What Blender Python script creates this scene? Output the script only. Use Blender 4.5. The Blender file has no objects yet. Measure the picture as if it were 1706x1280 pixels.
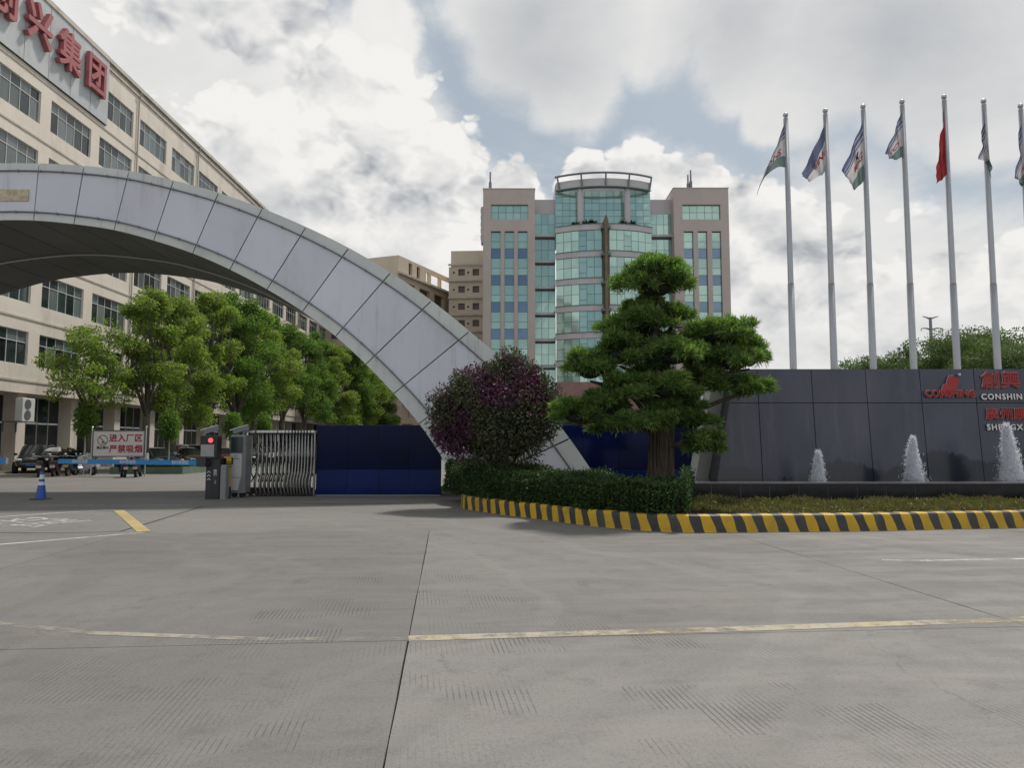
import bpy, math, random
import numpy as np
from mathutils import Vector, Matrix

# ------------------------------------------------------------------ camera, world, sun, exposure
S = bpy.context.scene
COL = S.collection
FPX, HORIZON = 1250.0, 742.0                       # focal length and horizon in photo pixels (1706 x 1280)
PITCH = math.atan((HORIZON - 640.0) / FPX)
EYE = 1.6
cam_d = bpy.data.cameras.new('camera')
cam_d.sensor_width = 36.0
cam_d.lens = FPX / 1706.0 * 36.0
cam_d.clip_start, cam_d.clip_end = 0.1, 6000
cam = bpy.data.objects.new('camera', cam_d)
COL.objects.link(cam)
cam.location = (0, 0, EYE)
cam.rotation_euler = (math.radians(90) + PITCH, 0, 0)
S.camera = cam

S.view_settings.view_transform = 'Standard'
S.view_settings.look = 'None'
S.view_settings.exposure = 0.22
S.view_settings.gamma = 1.0
S.view_settings.use_curve_mapping = False
S.render.resolution_x, S.render.resolution_y = 1024, 769
S.cycles.max_bounces = 6
S.cycles.diffuse_bounces = 3
S.cycles.glossy_bounces = 3
S.cycles.transmission_bounces = 4
S.cycles.transparent_max_bounces = 6
S.cycles.caustics_reflective = False
S.cycles.caustics_refractive = False

SUN_EL, SUN_AZ = math.radians(58), math.radians(35)   # azimuth clockwise from +Y: behind the gate, to the right
sun_d = bpy.data.lights.new('sun', 'SUN')
sun_d.energy = 2.7
sun_d.angle = math.radians(5)
sun_d.color = (1.0, 0.95, 0.88)
sun = bpy.data.objects.new('sun', sun_d)
COL.objects.link(sun)
sv = Vector((math.sin(SUN_AZ) * math.cos(SUN_EL), math.cos(SUN_AZ) * math.cos(SUN_EL), math.sin(SUN_EL)))
sun.rotation_euler = sv.to_track_quat('Z', 'Y').to_euler()
sun.location = (20, 30, 60)


def ray(px, py):
    d = (640 - py) / FPX
    return Vector(((px - 853) / FPX, math.cos(PITCH) - d * math.sin(PITCH), math.sin(PITCH) + d * math.cos(PITCH)))


def P(px, py, Y):                                   # point seen at a photo pixel, on the vertical plane at distance Y
    r = ray(px, py)
    k = Y / r.y
    return Vector((r.x * k, Y, EYE + r.z * k))


def G(px, py, z=0.0):                               # point seen at a photo pixel, on the ground
    r = ray(px, py)
    k = (z - EYE) / r.z
    return Vector((r.x * k, r.y * k, z))


def azel(px, py):
    r = ray(px, py).normalized()
    return math.atan2(r.x, r.y), math.asin(r.z)


class NT:                                           # small helper to write node trees
    def __init__(self, tree):
        self.t = tree

    def n(self, kind, **kw):
        nd = self.t.nodes.new(kind)
        for k, v in kw.items():
            setattr(nd, k, v)
        return nd

    def put(self, sock, v):
        if hasattr(v, 'node'):
            self.t.links.new(v, sock)
        elif v is not None:
            sock.default_value = v

    def m(self, op, a, b=None, c=None, clamp=False):
        nd = self.n('ShaderNodeMath', operation=op, use_clamp=clamp)
        for i, v in enumerate((a, b, c)):
            self.put(nd.inputs[i], v)
        return nd.outputs[0]

    def v(self, op, a, b=None, scale=None):
        nd = self.n('ShaderNodeVectorMath', operation=op)
        self.put(nd.inputs[0], a)
        self.put(nd.inputs[1], b)
        if scale is not None:
            self.put(nd.inputs['Scale'], scale)
        return nd.outputs['Value'] if op in ('DISTANCE', 'DOT_PRODUCT', 'LENGTH') else nd.outputs[0]

    def ss(self, x, lo, hi, a=0.0, b=1.0, kind='SMOOTHSTEP'):
        nd = self.n('ShaderNodeMapRange', interpolation_type=kind)
        self.put(nd.inputs[0], x)
        for i, v in zip((1, 2, 3, 4), (lo, hi, a, b)):
            self.put(nd.inputs[i], v)
        return nd.outputs[0]

    def noise(self, vec, scale, detail=4.0, rough=0.55, dist=0.0, col=False):
        nd = self.n('ShaderNodeTexNoise')
        self.put(nd.inputs['Vector'], vec)
        nd.inputs['Scale'].default_value = scale
        nd.inputs['Detail'].default_value = detail
        nd.inputs['Roughness'].default_value = rough
        nd.inputs['Distortion'].default_value = dist
        return nd.outputs['Color' if col else 'Fac']

    def mix(self, f, a, b, blend='MIX'):
        nd = self.n('ShaderNodeMix', data_type='RGBA', blend_type=blend)
        self.put(nd.inputs[0], f)
        for i, v in ((6, a), (7, b)):
            self.put(nd.inputs[i], v if hasattr(v, 'node') else (tuple(v) + (1,))[:4])
        return nd.outputs[2]


def build_world():
    w = bpy.data.worlds.new('World')
    S.world = w
    w.use_nodes = True
    t = w.node_tree
    t.nodes.clear()
    q = NT(t)
    d = q.n('ShaderNodeTexCoord').outputs['Generated']
    sep = q.n('ShaderNodeSeparateXYZ')
    q.put(sep.inputs[0], d)
    x, y, z = sep.outputs
    az = q.m('ARCTAN2', x, y)
    el = q.m('ARCSINE', z)
    cmb = q.n('ShaderNodeCombineXYZ')
    q.put(cmb.inputs[0], az)
    q.put(cmb.inputs[1], el)
    ae = cmb.outputs[0]
    sky = q.n('ShaderNodeTexSky', sky_type='NISHITA', sun_disc=False)
    sky.sun_elevation, sky.sun_rotation = SUN_EL, SUN_AZ
    sky.air_density, sky.dust_density, sky.ozone_density = 1.0, 3.5, 1.0
    dz = q.v('MULTIPLY', d, (1.0, 1.0, 1.5))
    def billow(vec):                                # puffy cauliflower shapes: inverted cell distance over several scales
        vo = q.n('ShaderNodeTexVoronoi', feature='F1')
        q.put(vo.inputs['Vector'], vec)
        vo.inputs['Scale'].default_value = 9.0
        vo.inputs['Detail'].default_value = 3.0
        vo.inputs['Roughness'].default_value = 0.58
        vo.inputs['Lacunarity'].default_value = 2.1
        return q.m('SUBTRACT', 1.0, vo.outputs['Distance'])
    nz = q.noise(dz, 3.6, 9.0, 0.6, 0.2)
    nlow = q.noise(dz, 2.1, 3.0, 0.5)
    warp = q.v('SCALE', q.v('SUBTRACT', q.noise(dz, 5.0, 5.0, 0.6, col=True), (.5, .5, .5)), scale=0.06)
    aew = q.v('ADD', ae, warp)
    dzw = q.v('ADD', dz, q.v('SCALE', q.v('SUBTRACT', q.noise(dz, 11.0, 3.0, 0.55, col=True), (.5, .5, .5)), scale=0.05))
    bl = billow(dzw)
    # the same shapes a little way towards the light give the clouds their lit and shaded sides
    bl2 = billow(q.v('ADD', dzw, (sv.x * .022, 0.0, .050)))

    def blobs(lst, crd):
        cur = None
        for px, py, r, wt in lst:
            az_, e = azel(px, py)
            k = q.m('MULTIPLY', q.ss(q.v('DISTANCE', crd, (az_, e, 0)), r / FPX, 0.0, 0, 1, 'LINEAR'), wt)
            cur = k if cur is None else q.m('MAXIMUM', cur, k)
        return cur
    cumulus = blobs([(430, 340, 300, 1.), (640, 215, 175, 1.), (540, 160, 160, 1.), (735, 275, 130, 1.), (790, 345, 85, 1.), (470, 450, 360, 1.), (420, 0, 165, .9), (505, 40, 95, .9),
                     (225, 20, 120, .7), (690, 420, 250, 1.), (860, 330, 90, 1.),
                     (975, 300, 82, 1.), (1055, 298, 90, 1.), (1115, 300, 78, 1.), (1180, 312, 92, 1.), (1250, 350, 105, 1.), (1310, 405, 115, 1.), (1390, 480, 130, 1.), (1490, 525, 135, 1.),
                     (1600, 510, 165, 1.), (1700, 460, 130, 1.), (1150, 470, 270, 1.), (1300, 590, 260, 1.), (1550, 620, 300, 1.)], aew)
    deck = blobs([(890, 20, 165, 1.), (960, 120, 115, 1.), (1080, 0, 150, 1.), (1250, 20, 150, 1.), (1400, 40, 160, 1.), (1560, 50, 175, 1.), (1670, 120, 150, 1.), (1230, 110, 80, .8),
                  (1340, 150, 90, .7), (190, 40, 200, .9), (300, 250, 200, .8), (330, 30, 150, .8), (470, 430, 400, 1.), (560, 260, 240, .9), (1330, 560, 300, .9), (1130, 420, 200, .8), (1640, 540, 220, .9),
                  (800, 480, 200, .9), (1290, 182, 60, .9), (645, 55, 75, .8), (1060, 230, 40, .3)], aew)
    outside = q.ss(q.v('DOT_PRODUCT', d, tuple(ray(853, 560).normalized())), 0.78, 0.55)
    out_c = q.m('MULTIPLY', outside, q.ss(nlow, 0.40, 0.60, 0.0, 0.9))
    base_c = q.ss(el, .16, .05, 0.0, .8)            # far cloud banks close up towards the horizon
    cov_c = q.m('MAXIMUM', q.m('MAXIMUM', q.m('MULTIPLY', cumulus, 1.5), out_c), base_c)
    bb = q.m('SUBTRACT', bl, 0.22)
    den_c = q.m('ADD', cov_c, q.m('MULTIPLY', bb, 0.6))
    a_c = q.ss(den_c, 0.25, 0.42)
    nn = q.m('SUBTRACT', nz, 0.5)
    den_d = q.m('ADD', deck, q.m('MULTIPLY', nn, 1.0))
    a_d = q.ss(den_d, 0.04, 0.36, 0, .97)
    wisp = q.ss(nz, .50, .78, 0, .25)
    alpha = q.m('MULTIPLY', q.m('MAXIMUM', q.m('MAXIMUM', a_c, a_d), wisp), 0.97)
    inner = q.ss(den_c, 0.40, 1.2, 1.0, 0.35)
    lit = q.m('MULTIPLY', q.m('MULTIPLY', q.m('SUBTRACT', bl, bl2), 1.35), q.m('MULTIPLY', a_c, inner))
    rim = q.m('MULTIPLY', q.ss(den_c, 0.30, 1.0, 0.16, -0.06), a_c)
    low = q.m('MULTIPLY', nn, 0.95)
    greys = blobs([(890, 40, 210, .55), (1500, 70, 290, .55), (1250, 50, 190, .40), (260, 150, 190, .12), (440, 530, 220, .12), (640, 340, 140, .14), (1320, 560, 170, .22), (1640, 180, 160, .3)], aew)
    s = q.m('ADD', q.m('ADD', 0.80, lit), q.m('ADD', rim, low))
    s = q.m('SUBTRACT', s, greys, clamp=True)
    cl = q.mix(s, (0.33, 0.352, 0.385), (0.79, 0.775, 0.75))
    hz = q.ss(el, 0.30, 0.0)                        # towards the horizon the clouds flatten into pale haze
    cl = q.mix(q.m('MULTIPLY', hz, 0.55), cl, (0.66, 0.66, 0.65))
    b1 = q.n('ShaderNodeBackground')
    q.put(b1.inputs[0], q.mix(0.68, sky.outputs[0], q.mix(1.0, (4.6, 5.5, 6.1), (1, 1, 1), 'MULTIPLY')))
    b1.inputs[1].default_value = 0.078
    b2 = q.n('ShaderNodeBackground')
    q.put(b2.inputs[0], cl)
    b2.inputs[1].default_value = 1.0
    mx = q.n('ShaderNodeMixShader')
    q.put(mx.inputs[0], alpha)
    q.put(mx.inputs[1], b1.outputs[0])
    q.put(mx.inputs[2], b2.outputs[0])
    out = q.n('ShaderNodeOutputWorld')
    q.put(out.inputs[0], mx.outputs[0])
    w.cycles.sampling_method = 'MANUAL'
    w.cycles.sample_map_resolution = 512


build_world()

# ------------------------------------------------------------------ materials
MATS = {}


def mat(name, c1, c2=None, scale=2.0, rough=0.6, metal=0.0, spec=0.5, bump=0.0, bscale=None, rnd=0.0, stretch=(1, 1, 1), detail=5.0,
        emit=None, dirt=None, dscale=0.6, streak=None, spots=(0.55, 0.78)):
    """Principled material: colour varies between c1 and c2 by noise, per object by rnd, with an optional dirt colour in patches."""
    if name in MATS:
        return MATS[name]
    m = bpy.data.materials.new(name)
    m.use_nodes = True
    q = NT(m.node_tree)
    bs = m.node_tree.nodes['Principled BSDF']
    pos = q.n('ShaderNodeNewGeometry').outputs['Position']
    vec = q.v('MULTIPLY', pos, stretch)
    col = c1 + (1,) if len(c1) == 3 else c1
    if c2 is not None:
        f = q.ss(q.noise(vec, scale, detail, 0.6), 0.3, 0.7)
        col = q.mix(f, c1, c2)
    if dirt is not None:
        f = q.m('MULTIPLY', q.ss(q.noise(q.v('MULTIPLY', pos, (1, 1, 0.35)), dscale * 2, 6.0, 0.65), 0.48, 0.75), 0.7)
        col = q.mix(f, col if hasattr(col, 'node') else c1, dirt)
    if streak is not None:                          # rain streaks running down
        f = q.ss(q.noise(q.v('MULTIPLY', pos, (4.5, 4.5, 0.28)), 1.0, 5.0, 0.65), spots[0], spots[1], 0, .8)
        f = q.m('MULTIPLY', f, q.ss(q.noise(pos, .5, 3.0), .35, .65))
        col = q.mix(f, col if hasattr(col, 'node') else c1, streak)
    if rnd:
        r = q.n('ShaderNodeObjectInfo').outputs['Random']
        k = q.ss(r, 0, 1, 1 - rnd, 1 + rnd, 'LINEAR')
        cc = q.n('ShaderNodeCombineXYZ')
        for i in range(3):
            q.put(cc.inputs[i], k)
        col = q.mix(1.0, col if hasattr(col, 'node') else c1, cc.outputs[0], 'MULTIPLY')
    q.put(bs.inputs['Base Color'], col)
    bs.inputs['Roughness'].default_value = rough
    bs.inputs['Metallic'].default_value = metal
    bs.inputs['Specular IOR Level'].default_value = spec
    if bump:
        bp = q.n('ShaderNodeBump')
        bp.inputs['Strength'].default_value = bump
        bp.inputs['Distance'].default_value = 0.02
        q.put(bp.inputs['Height'], q.noise(vec, bscale or scale * 8, 5.0, 0.65))
        q.put(bs.inputs['Normal'], bp.outputs[0])
    if emit:
        bs.inputs['Emission Color'].default_value = emit[0] + (1,)
        bs.inputs['Emission Strength'].default_value = emit[1]
    MATS[name] = m
    return m


def leafmat(name, cols, trans=0.25, rough=0.55):
    if name in MATS:
        return MATS[name]
    m = bpy.data.materials.new(name)
    m.use_nodes = True
    q = NT(m.node_tree)
    bs = m.node_tree.nodes['Principled BSDF']
    out = m.node_tree.nodes['Material Output']
    g = q.n('ShaderNodeNewGeometry')
    rp = q.n('ShaderNodeValToRGB')
    els = rp.color_ramp.elements
    while len(els) < len(cols):
        els.new(0.5)
    for i, c in enumerate(cols):
        els[i].position = i / (len(cols) - 1)
        els[i].color = c + (1,)
    q.put(rp.inputs[0], g.outputs['Random Per Island'])
    big = q.noise(g.outputs['Position'], 0.9, 2.0, 0.5)
    col = q.mix(q.ss(big, 0.3, 0.7, 0.0, 0.45), rp.outputs[0], tuple(v * 0.6 for v in cols[len(cols) // 2]))
    q.put(bs.inputs['Base Color'], col)
    bs.inputs['Roughness'].default_value = rough
    bs.inputs['Specular IOR Level'].default_value = 0.3
    tr = q.n('ShaderNodeBsdfTranslucent')
    q.put(tr.inputs[0], q.mix(1.0, col, (1.0, 1.25, 0.5), 'MULTIPLY'))
    mx = q.n('ShaderNodeMixShader')
    mx.inputs[0].default_value = trans
    q.put(mx.inputs[1], bs.outputs[0])
    q.put(mx.inputs[2], tr.outputs[0])
    q.put(out.inputs[0], mx.outputs[0])
    MATS[name] = m
    return m


# road grid: u runs across (along the yellow line), v runs away along the long joint
J0 = G(680, 1068)
JA = math.radians(5.0)
UX, VX = Vector((math.cos(JA), math.sin(JA), 0)), Vector((-math.sin(JA), math.cos(JA), 0))


def UV(u, v, z=0.0):
    p = J0 + UX * u + VX * v
    p.z = z
    return p


def concrete(name, base, grooves=True):
    m = bpy.data.materials.new(name)
    m.use_nodes = True
    q = NT(m.node_tree)
    bs = m.node_tree.nodes['Principled BSDF']
    pos = q.n('ShaderNodeNewGeometry').outputs['Position']
    rel = q.v('SUBTRACT', pos, tuple(J0))
    u = q.v('DOT_PRODUCT', rel, tuple(UX))
    v = q.v('DOT_PRODUCT', rel, tuple(VX))
    cb = q.n('ShaderNodeCombineXYZ')
    q.put(cb.inputs[0], u)
    q.put(cb.inputs[1], v)
    uv = cb.outputs[0]
    big = q.noise(uv, 0.25, 5.0, 0.6)
    wipe = q.noise(q.v('MULTIPLY', uv, (0.5, 2.2, 1)), 0.9, 5.0, 0.6, 0.6)   # sweeping tyre wear
    mid = q.noise(uv, 3.0, 6.0, 0.7)
    fine = q.noise(uv, 95.0, 2.0, 0.6)
    vor = q.n('ShaderNodeTexVoronoi')
    q.put(vor.inputs['Vector'], uv)
    vor.inputs['Scale'].default_value = 38.0
    chips = q.ss(vor.outputs['Distance'], 0.16, 0.10)
    b = Vector(base)
    col = q.mix(q.ss(big, 0.3, 0.7), tuple(b * 0.84), tuple(b * 1.12))
    col = q.mix(q.ss(wipe, 0.42, 0.68, 0, 0.55), col, tuple(Vector((b.x * 1.18, b.y * 1.15, b.z * 1.08))))
    col = q.mix(q.ss(mid, 0.50, 0.72, 0, 0.50), col, tuple(b * 0.60))
    col = q.mix(q.ss(fine, 0.3, 0.75, 0.42, -0.0), col, tuple(b * 0.45))
    grit = q.noise(uv, 34.0, 4.0, 0.75)
    col = q.mix(q.ss(grit, 0.48, 0.70, 0, .55), col, tuple(b * 0.50))
    # long curved tyre sweeps through the gate
    ctr = q.v('DISTANCE', uv, (-9.0, 2.0, 0))
    sw = q.noise(q.v('MULTIPLY', uv, (.11, .11, 1)), 1.0, 3.0)
    arcn = q.n('ShaderNodeTexNoise', noise_dimensions='1D')
    q.put(arcn.inputs['W'], q.m('ADD', ctr, q.m('MULTIPLY', sw, 7.0)))
    arcn.inputs['Scale'].default_value = 1.7
    arcn.inputs['Detail'].default_value = 4.0
    col = q.mix(q.m('MULTIPLY', q.ss(arcn.outputs['Fac'], .52, .72, 0, .26), q.ss(big, .38, .62)), col, tuple(b * 0.60))
    col = q.mix(q.ss(arcn.outputs['Fac'], .44, .32, 0, .16), col, tuple(b * 1.25))
    col = q.mix(q.m('MULTIPLY', chips, 0.35), col, tuple(b * 1.5))
    oil = q.ss(q.noise(uv, 1.1, 3.0, 0.5), 0.66, 0.80, 0, 0.35)
    col = q.mix(oil, col, tuple(b * 0.5))
    height = q.m('ADD', q.m('MULTIPLY', mid, 0.4), q.m('MULTIPLY', fine, 0.35))
    # hairline cracks and a slightly different tone for each slab
    vc = q.n('ShaderNodeTexVoronoi', feature='DISTANCE_TO_EDGE')
    q.put(vc.inputs['Vector'], q.v('ADD', uv, q.v('SCALE', q.noise(uv, 2.2, 5.0, .65, col=True), scale=.55)))
    vc.inputs['Scale'].default_value = .42
    crk = q.m('MULTIPLY', q.ss(vc.outputs['Distance'], .006, .0015), q.ss(q.noise(uv, .35, 2.0), .56, .64))
    col = q.mix(q.m('MULTIPLY', crk, .32), col, tuple(b * .32))
    tone = q.ss(q.n('ShaderNodeObjectInfo').outputs['Random'], 0, 1, .86, 1.08, 'LINEAR')
    tc = q.n('ShaderNodeCombineXYZ')
    for i in range(3):
        q.put(tc.inputs[i], tone)
    col = q.mix(1.0, col, tc.outputs[0], 'MULTIPLY')
    spots_ = q.ss(q.noise(uv, 4.5, 3.0, .6), .70, .78, 0, .45)
    col = q.mix(spots_, col, tuple(b * .45))
    if grooves:
        # patches of worn anti-slip grooves: cells switched on at random, lines running away along v
        row = q.m('FLOOR', q.m('DIVIDE', v, 0.44))
        shift = q.n('ShaderNodeTexWhiteNoise', noise_dimensions='1D')
        q.put(shift.inputs['W'], row)
        us = q.m('ADD', u, q.m('MULTIPLY', shift.outputs['Value'], 3.0))
        cell = q.m('FLOOR', q.m('DIVIDE', us, 0.58))
        c2 = q.n('ShaderNodeCombineXYZ')
        q.put(c2.inputs[0], cell)
        q.put(c2.inputs[1], row)
        wn = q.n('ShaderNodeTexWhiteNoise', noise_dimensions='2D')
        q.put(wn.inputs['Vector'], c2.outputs[0])
        on = q.m('POWER', wn.outputs['Value'], 2.2)
        worn = q.ss(q.noise(uv, 1.9, 5.0, 0.65), 0.40, 0.60)
        skew = q.m('ADD', u, q.m('MULTIPLY', v, 0.04))
        ln = q.m('ABSOLUTE', q.m('SUBTRACT', q.m('FRACT', q.m('DIVIDE', skew, 0.040)), 0.5))
        line = q.ss(ln, 0.14, 0.05)
        g = q.m('MULTIPLY', q.m('MULTIPLY', line, on), worn)
        g = q.m('MULTIPLY', g, q.ss(v, 9.5, 6.0))
        col = q.mix(q.m('MULTIPLY', g, 0.80), col, tuple(b * 0.25))
        height = q.m('SUBTRACT', height, q.m('MULTIPLY', g, 1.2))
    q.put(bs.inputs['Base Color'], col)
    q.put(bs.inputs['Roughness'], q.ss(wipe, 0.35, 0.7, 0.85, 0.6))
    bs.inputs['Specular IOR Level'].default_value = 0.35
    bp = q.n('ShaderNodeBump')
    bp.inputs['Strength'].default_value = 0.5
    bp.inputs['Distance'].default_value = 0.006
    q.put(bp.inputs['Height'], height)
    q.put(bs.inputs['Normal'], bp.outputs[0])
    MATS[name] = m
    return m


# ------------------------------------------------------------------ mesh helpers
class MB:
    """Collects faces, then links them as ONE mesh object."""

    def __init__(self):
        self.v, self.f, self.mi = [], [], []

    def face(self, pts, mi=0):
        b = len(self.v)
        self.v += [tuple(p) for p in pts]
        self.f.append(tuple(range(b, b + len(pts))))
        self.mi.append(mi)

    def hexa(self, p, mi=0):                        # 8 points: bottom ring 0-3, top ring 4-7
        b = len(self.v)
        self.v += [tuple(q) for q in p]
        for f in ((3, 2, 1, 0), (4, 5, 6, 7), (0, 1, 5, 4), (1, 2, 6, 5), (2, 3, 7, 6), (3, 0, 4, 7)):
            self.f.append(tuple(b + i for i in f))
            self.mi.append(mi)

    def box(self, x0, x1, y0, y1, z0, z1, mi=0):
        self.hexa([(x0, y0, z0), (x1, y0, z0), (x1, y1, z0), (x0, y1, z0), (x0, y0, z1), (x1, y0, z1), (x1, y1, z1), (x0, y1, z1)], mi)
        return self

    def bevbox(self, x0, x1, y0, y1, z0, z1, b=0.02, mi=0):     # box with chamfered vertical and top edges
        ring = lambda i: [(x0 + i, y0 + b), (x0 + b, y0 + i), (x1 - b, y0 + i), (x1 - i, y0 + b), (x1 - i, y1 - b), (x1 - b, y1 - i), (x0 + b, y1 - i), (x0 + i, y1 - b)]
        self.loft([[(x, y, z0) for x, y in ring(0)], [(x, y, z1 - b) for x, y in ring(0)], [(x, y, z1) for x, y in ring(b * .7)]], mi)
        return self

    def loft(self, rings, mi=0, caps=True, closed=True):
        b = len(self.v)
        n = len(rings[0])
        for r in rings:
            self.v += [tuple(p) for p in r]
        for i in range(len(rings) - 1):
            for j in range(n if closed else n - 1):
                k = (j + 1) % n
                self.f.append((b + i * n + j, b + i * n + k, b + (i + 1) * n + k, b + (i + 1) * n + j))
                self.mi.append(mi)
        if caps:
            self.f.append(tuple(b + j for j in reversed(range(n))))
            self.f.append(tuple(b + (len(rings) - 1) * n + j for j in range(n)))
            self.mi += [mi, mi]
        return self

    def tube(self, pts, rad, n=8, mi=0):
        pts = [Vector(p) for p in pts]
        rads = rad if isinstance(rad, (list, tuple)) else [rad] * len(pts)
        rings = []
        ref = Vector((0.0, 0.0, 1.0))
        d0 = (pts[-1] - pts[0]).normalized()
        if abs(d0.z) > 0.85:
            ref = Vector((0.0, 1.0, 0.0))
        for i, p in enumerate(pts):
            d = (pts[min(i + 1, len(pts) - 1)] - pts[max(i - 1, 0)]).normalized()
            a = d.cross(ref).normalized()
            c = a.cross(d).normalized()
            rings.append([p + (a * math.cos(t) + c * math.sin(t)) * rads[i] for t in [2 * math.pi * k / n for k in range(n)]])
        return self.loft(rings, mi)

    def prism(self, poly, fn, d0, d1, mi=0):        # 2D polygon extruded through fn(x, y, depth)
        self.loft([[fn(x, y, d0) for x, y in poly], [fn(x, y, d1) for x, y in poly]], mi)
        return self

    def cyl(self, c, r, h, n=16, axis='z', mi=0, r2=None):
        r2 = r if r2 is None else r2
        c = Vector(c)
        e = {'z': (Vector((1, 0, 0)), Vector((0, 1, 0)), Vector((0, 0, 1))), 'y': (Vector((0, 0, 1)), Vector((1, 0, 0)), Vector((0, 1, 0))),
             'x': (Vector((0, 1, 0)), Vector((0, 0, 1)), Vector((1, 0, 0)))}[axis]
        rg = lambda rr, t: [c + e[2] * t + e[0] * rr * math.cos(2 * math.pi * k / n) + e[1] * rr * math.sin(2 * math.pi * k / n) for k in range(n)]
        return self.loft([rg(r, 0), rg(r2, h)], mi)

    def sphere(self, c, r, n=12, m=8, mi=0, sc=(1, 1, 1)):
        c = Vector(c)
        rings = []
        for i in range(m + 1):
            t = math.pi * (0.02 + 0.96 * i / m)
            rings.append([c + Vector((r * math.sin(t) * math.cos(2 * math.pi * k / n) * sc[0], r * math.sin(t) * math.sin(2 * math.pi * k / n) * sc[1], -r * math.cos(t) * sc[2])) for k in range(n)])
        return self.loft(rings, mi)

    def mesh(self, name, mats, smooth=False):
        me = bpy.data.meshes.new(name)
        me.from_pydata(self.v, [], self.f)
        for m in (mats if isinstance(mats, (list, tuple)) else [mats]):
            me.materials.append(m)
        if any(self.mi):
            me.polygons.foreach_set('material_index', self.mi)
        if smooth:
            me.polygons.foreach_set('use_smooth', [True] * len(self.f))
        me.update()
        return me

    def build(self, name, mats, parent=None, smooth=False, org=None, **props):
        """World-space geometry; the object's origin goes to org, or to the parent's origin."""
        o3 = Vector(org) if org is not None else (parent['org_v'] if False else (root_loc(parent) if parent else Vector((0, 0, 0))))
        if o3.length > 0:
            self.v = [(a - o3.x, b - o3.y, c - o3.z) for a, b, c in self.v]
        return link(name, self.mesh(name, mats, smooth), parent, o3 - (root_loc(parent) if parent else Vector((0, 0, 0))), **props)


def root_loc(o):
    p = Vector((0, 0, 0))
    while o is not None:
        p += o.location
        o = o.parent
    return p


def link(name, data, parent=None, loc=(0, 0, 0), **props):
    o = bpy.data.objects.new(name, data)
    COL.objects.link(o)
    o.location = loc
    if parent is not None:
        o.parent = parent
    for k, v in props.items():
        o[k] = v
    return o


def thing(name, label, category, loc=(0, 0, 0), rz=0.0, group=None):
    o = bpy.data.objects.new(name, None)
    COL.objects.link(o)
    o.location = loc
    o.rotation_euler = (0, 0, rz)
    o.empty_display_size = 0.2
    o['label'], o['category'] = label, category
    if group:
        o['group'] = group
    return o


def copy_tree(o, parent=None):
    c = o.copy()
    COL.objects.link(c)
    if parent is not None:
        c.parent = parent
    for ch in list(o.children):
        copy_tree(ch, c)
    return c


def dup(o, label, loc, rz=None, scale=None):
    c = copy_tree(o)
    c['label'] = label
    c.location = loc
    if rz is not None:
        c.rotation_euler = (0, 0, rz)
    if scale is not None:
        c.scale = scale if isinstance(scale, (tuple, list)) else (scale,) * 3
    return c


def text_mesh(body, size=1.0, extrude=0.02, offset=0.0, align='CENTER', res=3, spacing=1.0):
    c = bpy.data.curves.new('lettering', 'FONT')
    c.body = body
    c.size = size
    c.extrude = extrude
    c.offset = offset
    c.align_x = align
    c.align_y = 'CENTER'
    c.resolution_u = res
    c.space_character = spacing
    o = bpy.data.objects.new('lettering', c)
    COL.objects.link(o)
    dg = bpy.context.evaluated_depsgraph_get()
    me = bpy.data.meshes.new_from_object(o.evaluated_get(dg))
    bpy.data.objects.remove(o)
    bpy.data.curves.remove(c)
    return me


def lettering(name, body, fn, m, parent, size=1.0, extrude=0.02, offset=0.0, align='CENTER', stretch=(1, 1), spacing=1.0, **props):
    """Raised lettering; fn(x, y, depth) places it in the world."""
    if any(ord(ch) > 0x2e80 for ch in body) and offset:
        # thicken the strokes with shifted copies: an offset outline breaks the fill of dense characters
        src = text_mesh(body, size, extrude, 0.0, align, spacing=spacing)
        vs = [tuple(v.co) for v in src.vertices]
        fs = [tuple(p.vertices) for p in src.polygons]
        V, F = [], []
        for k, (sx, sy) in enumerate(((0, 0), (1, .60), (-.96, .66), (.91, -.54), (-.87, -.70), (.5, 1), (-.44, -.95))):
            F += [tuple(i + len(V) for i in f) for f in fs]
            V += [(x + sx * offset, y + sy * offset, z + .0004 * k) for x, y, z in vs]
        bpy.data.meshes.remove(src)
        me = bpy.data.meshes.new(name)
        me.from_pydata(V, [], F)
    else:
        me = text_mesh(body, size, extrude, offset, align, spacing=spacing)
    o3 = root_loc(parent) if parent else Vector((0, 0, 0))
    for v in me.vertices:
        v.co = Vector(fn(v.co.x * stretch[0], v.co.y * stretch[1], v.co.z)) - o3
    me.materials.clear()
    me.materials.append(m)
    me.name = name
    return link(name, me, parent, **props)


def quads_mesh(name, V, m, parent=None, mi=None, loc=(0, 0, 0), **props):
    """V: array (N, 4, 3) of separate quads."""
    n = len(V)
    me = bpy.data.meshes.new(name)
    me.vertices.add(n * 4)
    me.vertices.foreach_set('co', np.asarray(V, dtype=np.float32).ravel())
    me.loops.add(n * 4)
    me.loops.foreach_set('vertex_index', np.arange(n * 4, dtype=np.int32))
    me.polygons.add(n)
    me.polygons.foreach_set('loop_start', np.arange(0, n * 4, 4, dtype=np.int32))
    for x in (m if isinstance(m, (list, tuple)) else [m]):
        me.materials.append(x)
    if mi is not None:
        me.polygons.foreach_set('material_index', np.asarray(mi, dtype=np.int32))
    me.update(calc_edges=True)
    return link(name, me, parent, loc, **props) if parent is not False else me


def unit(a):
    return a / np.maximum(np.linalg.norm(a, axis=-1, keepdims=True), 1e-9)


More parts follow.
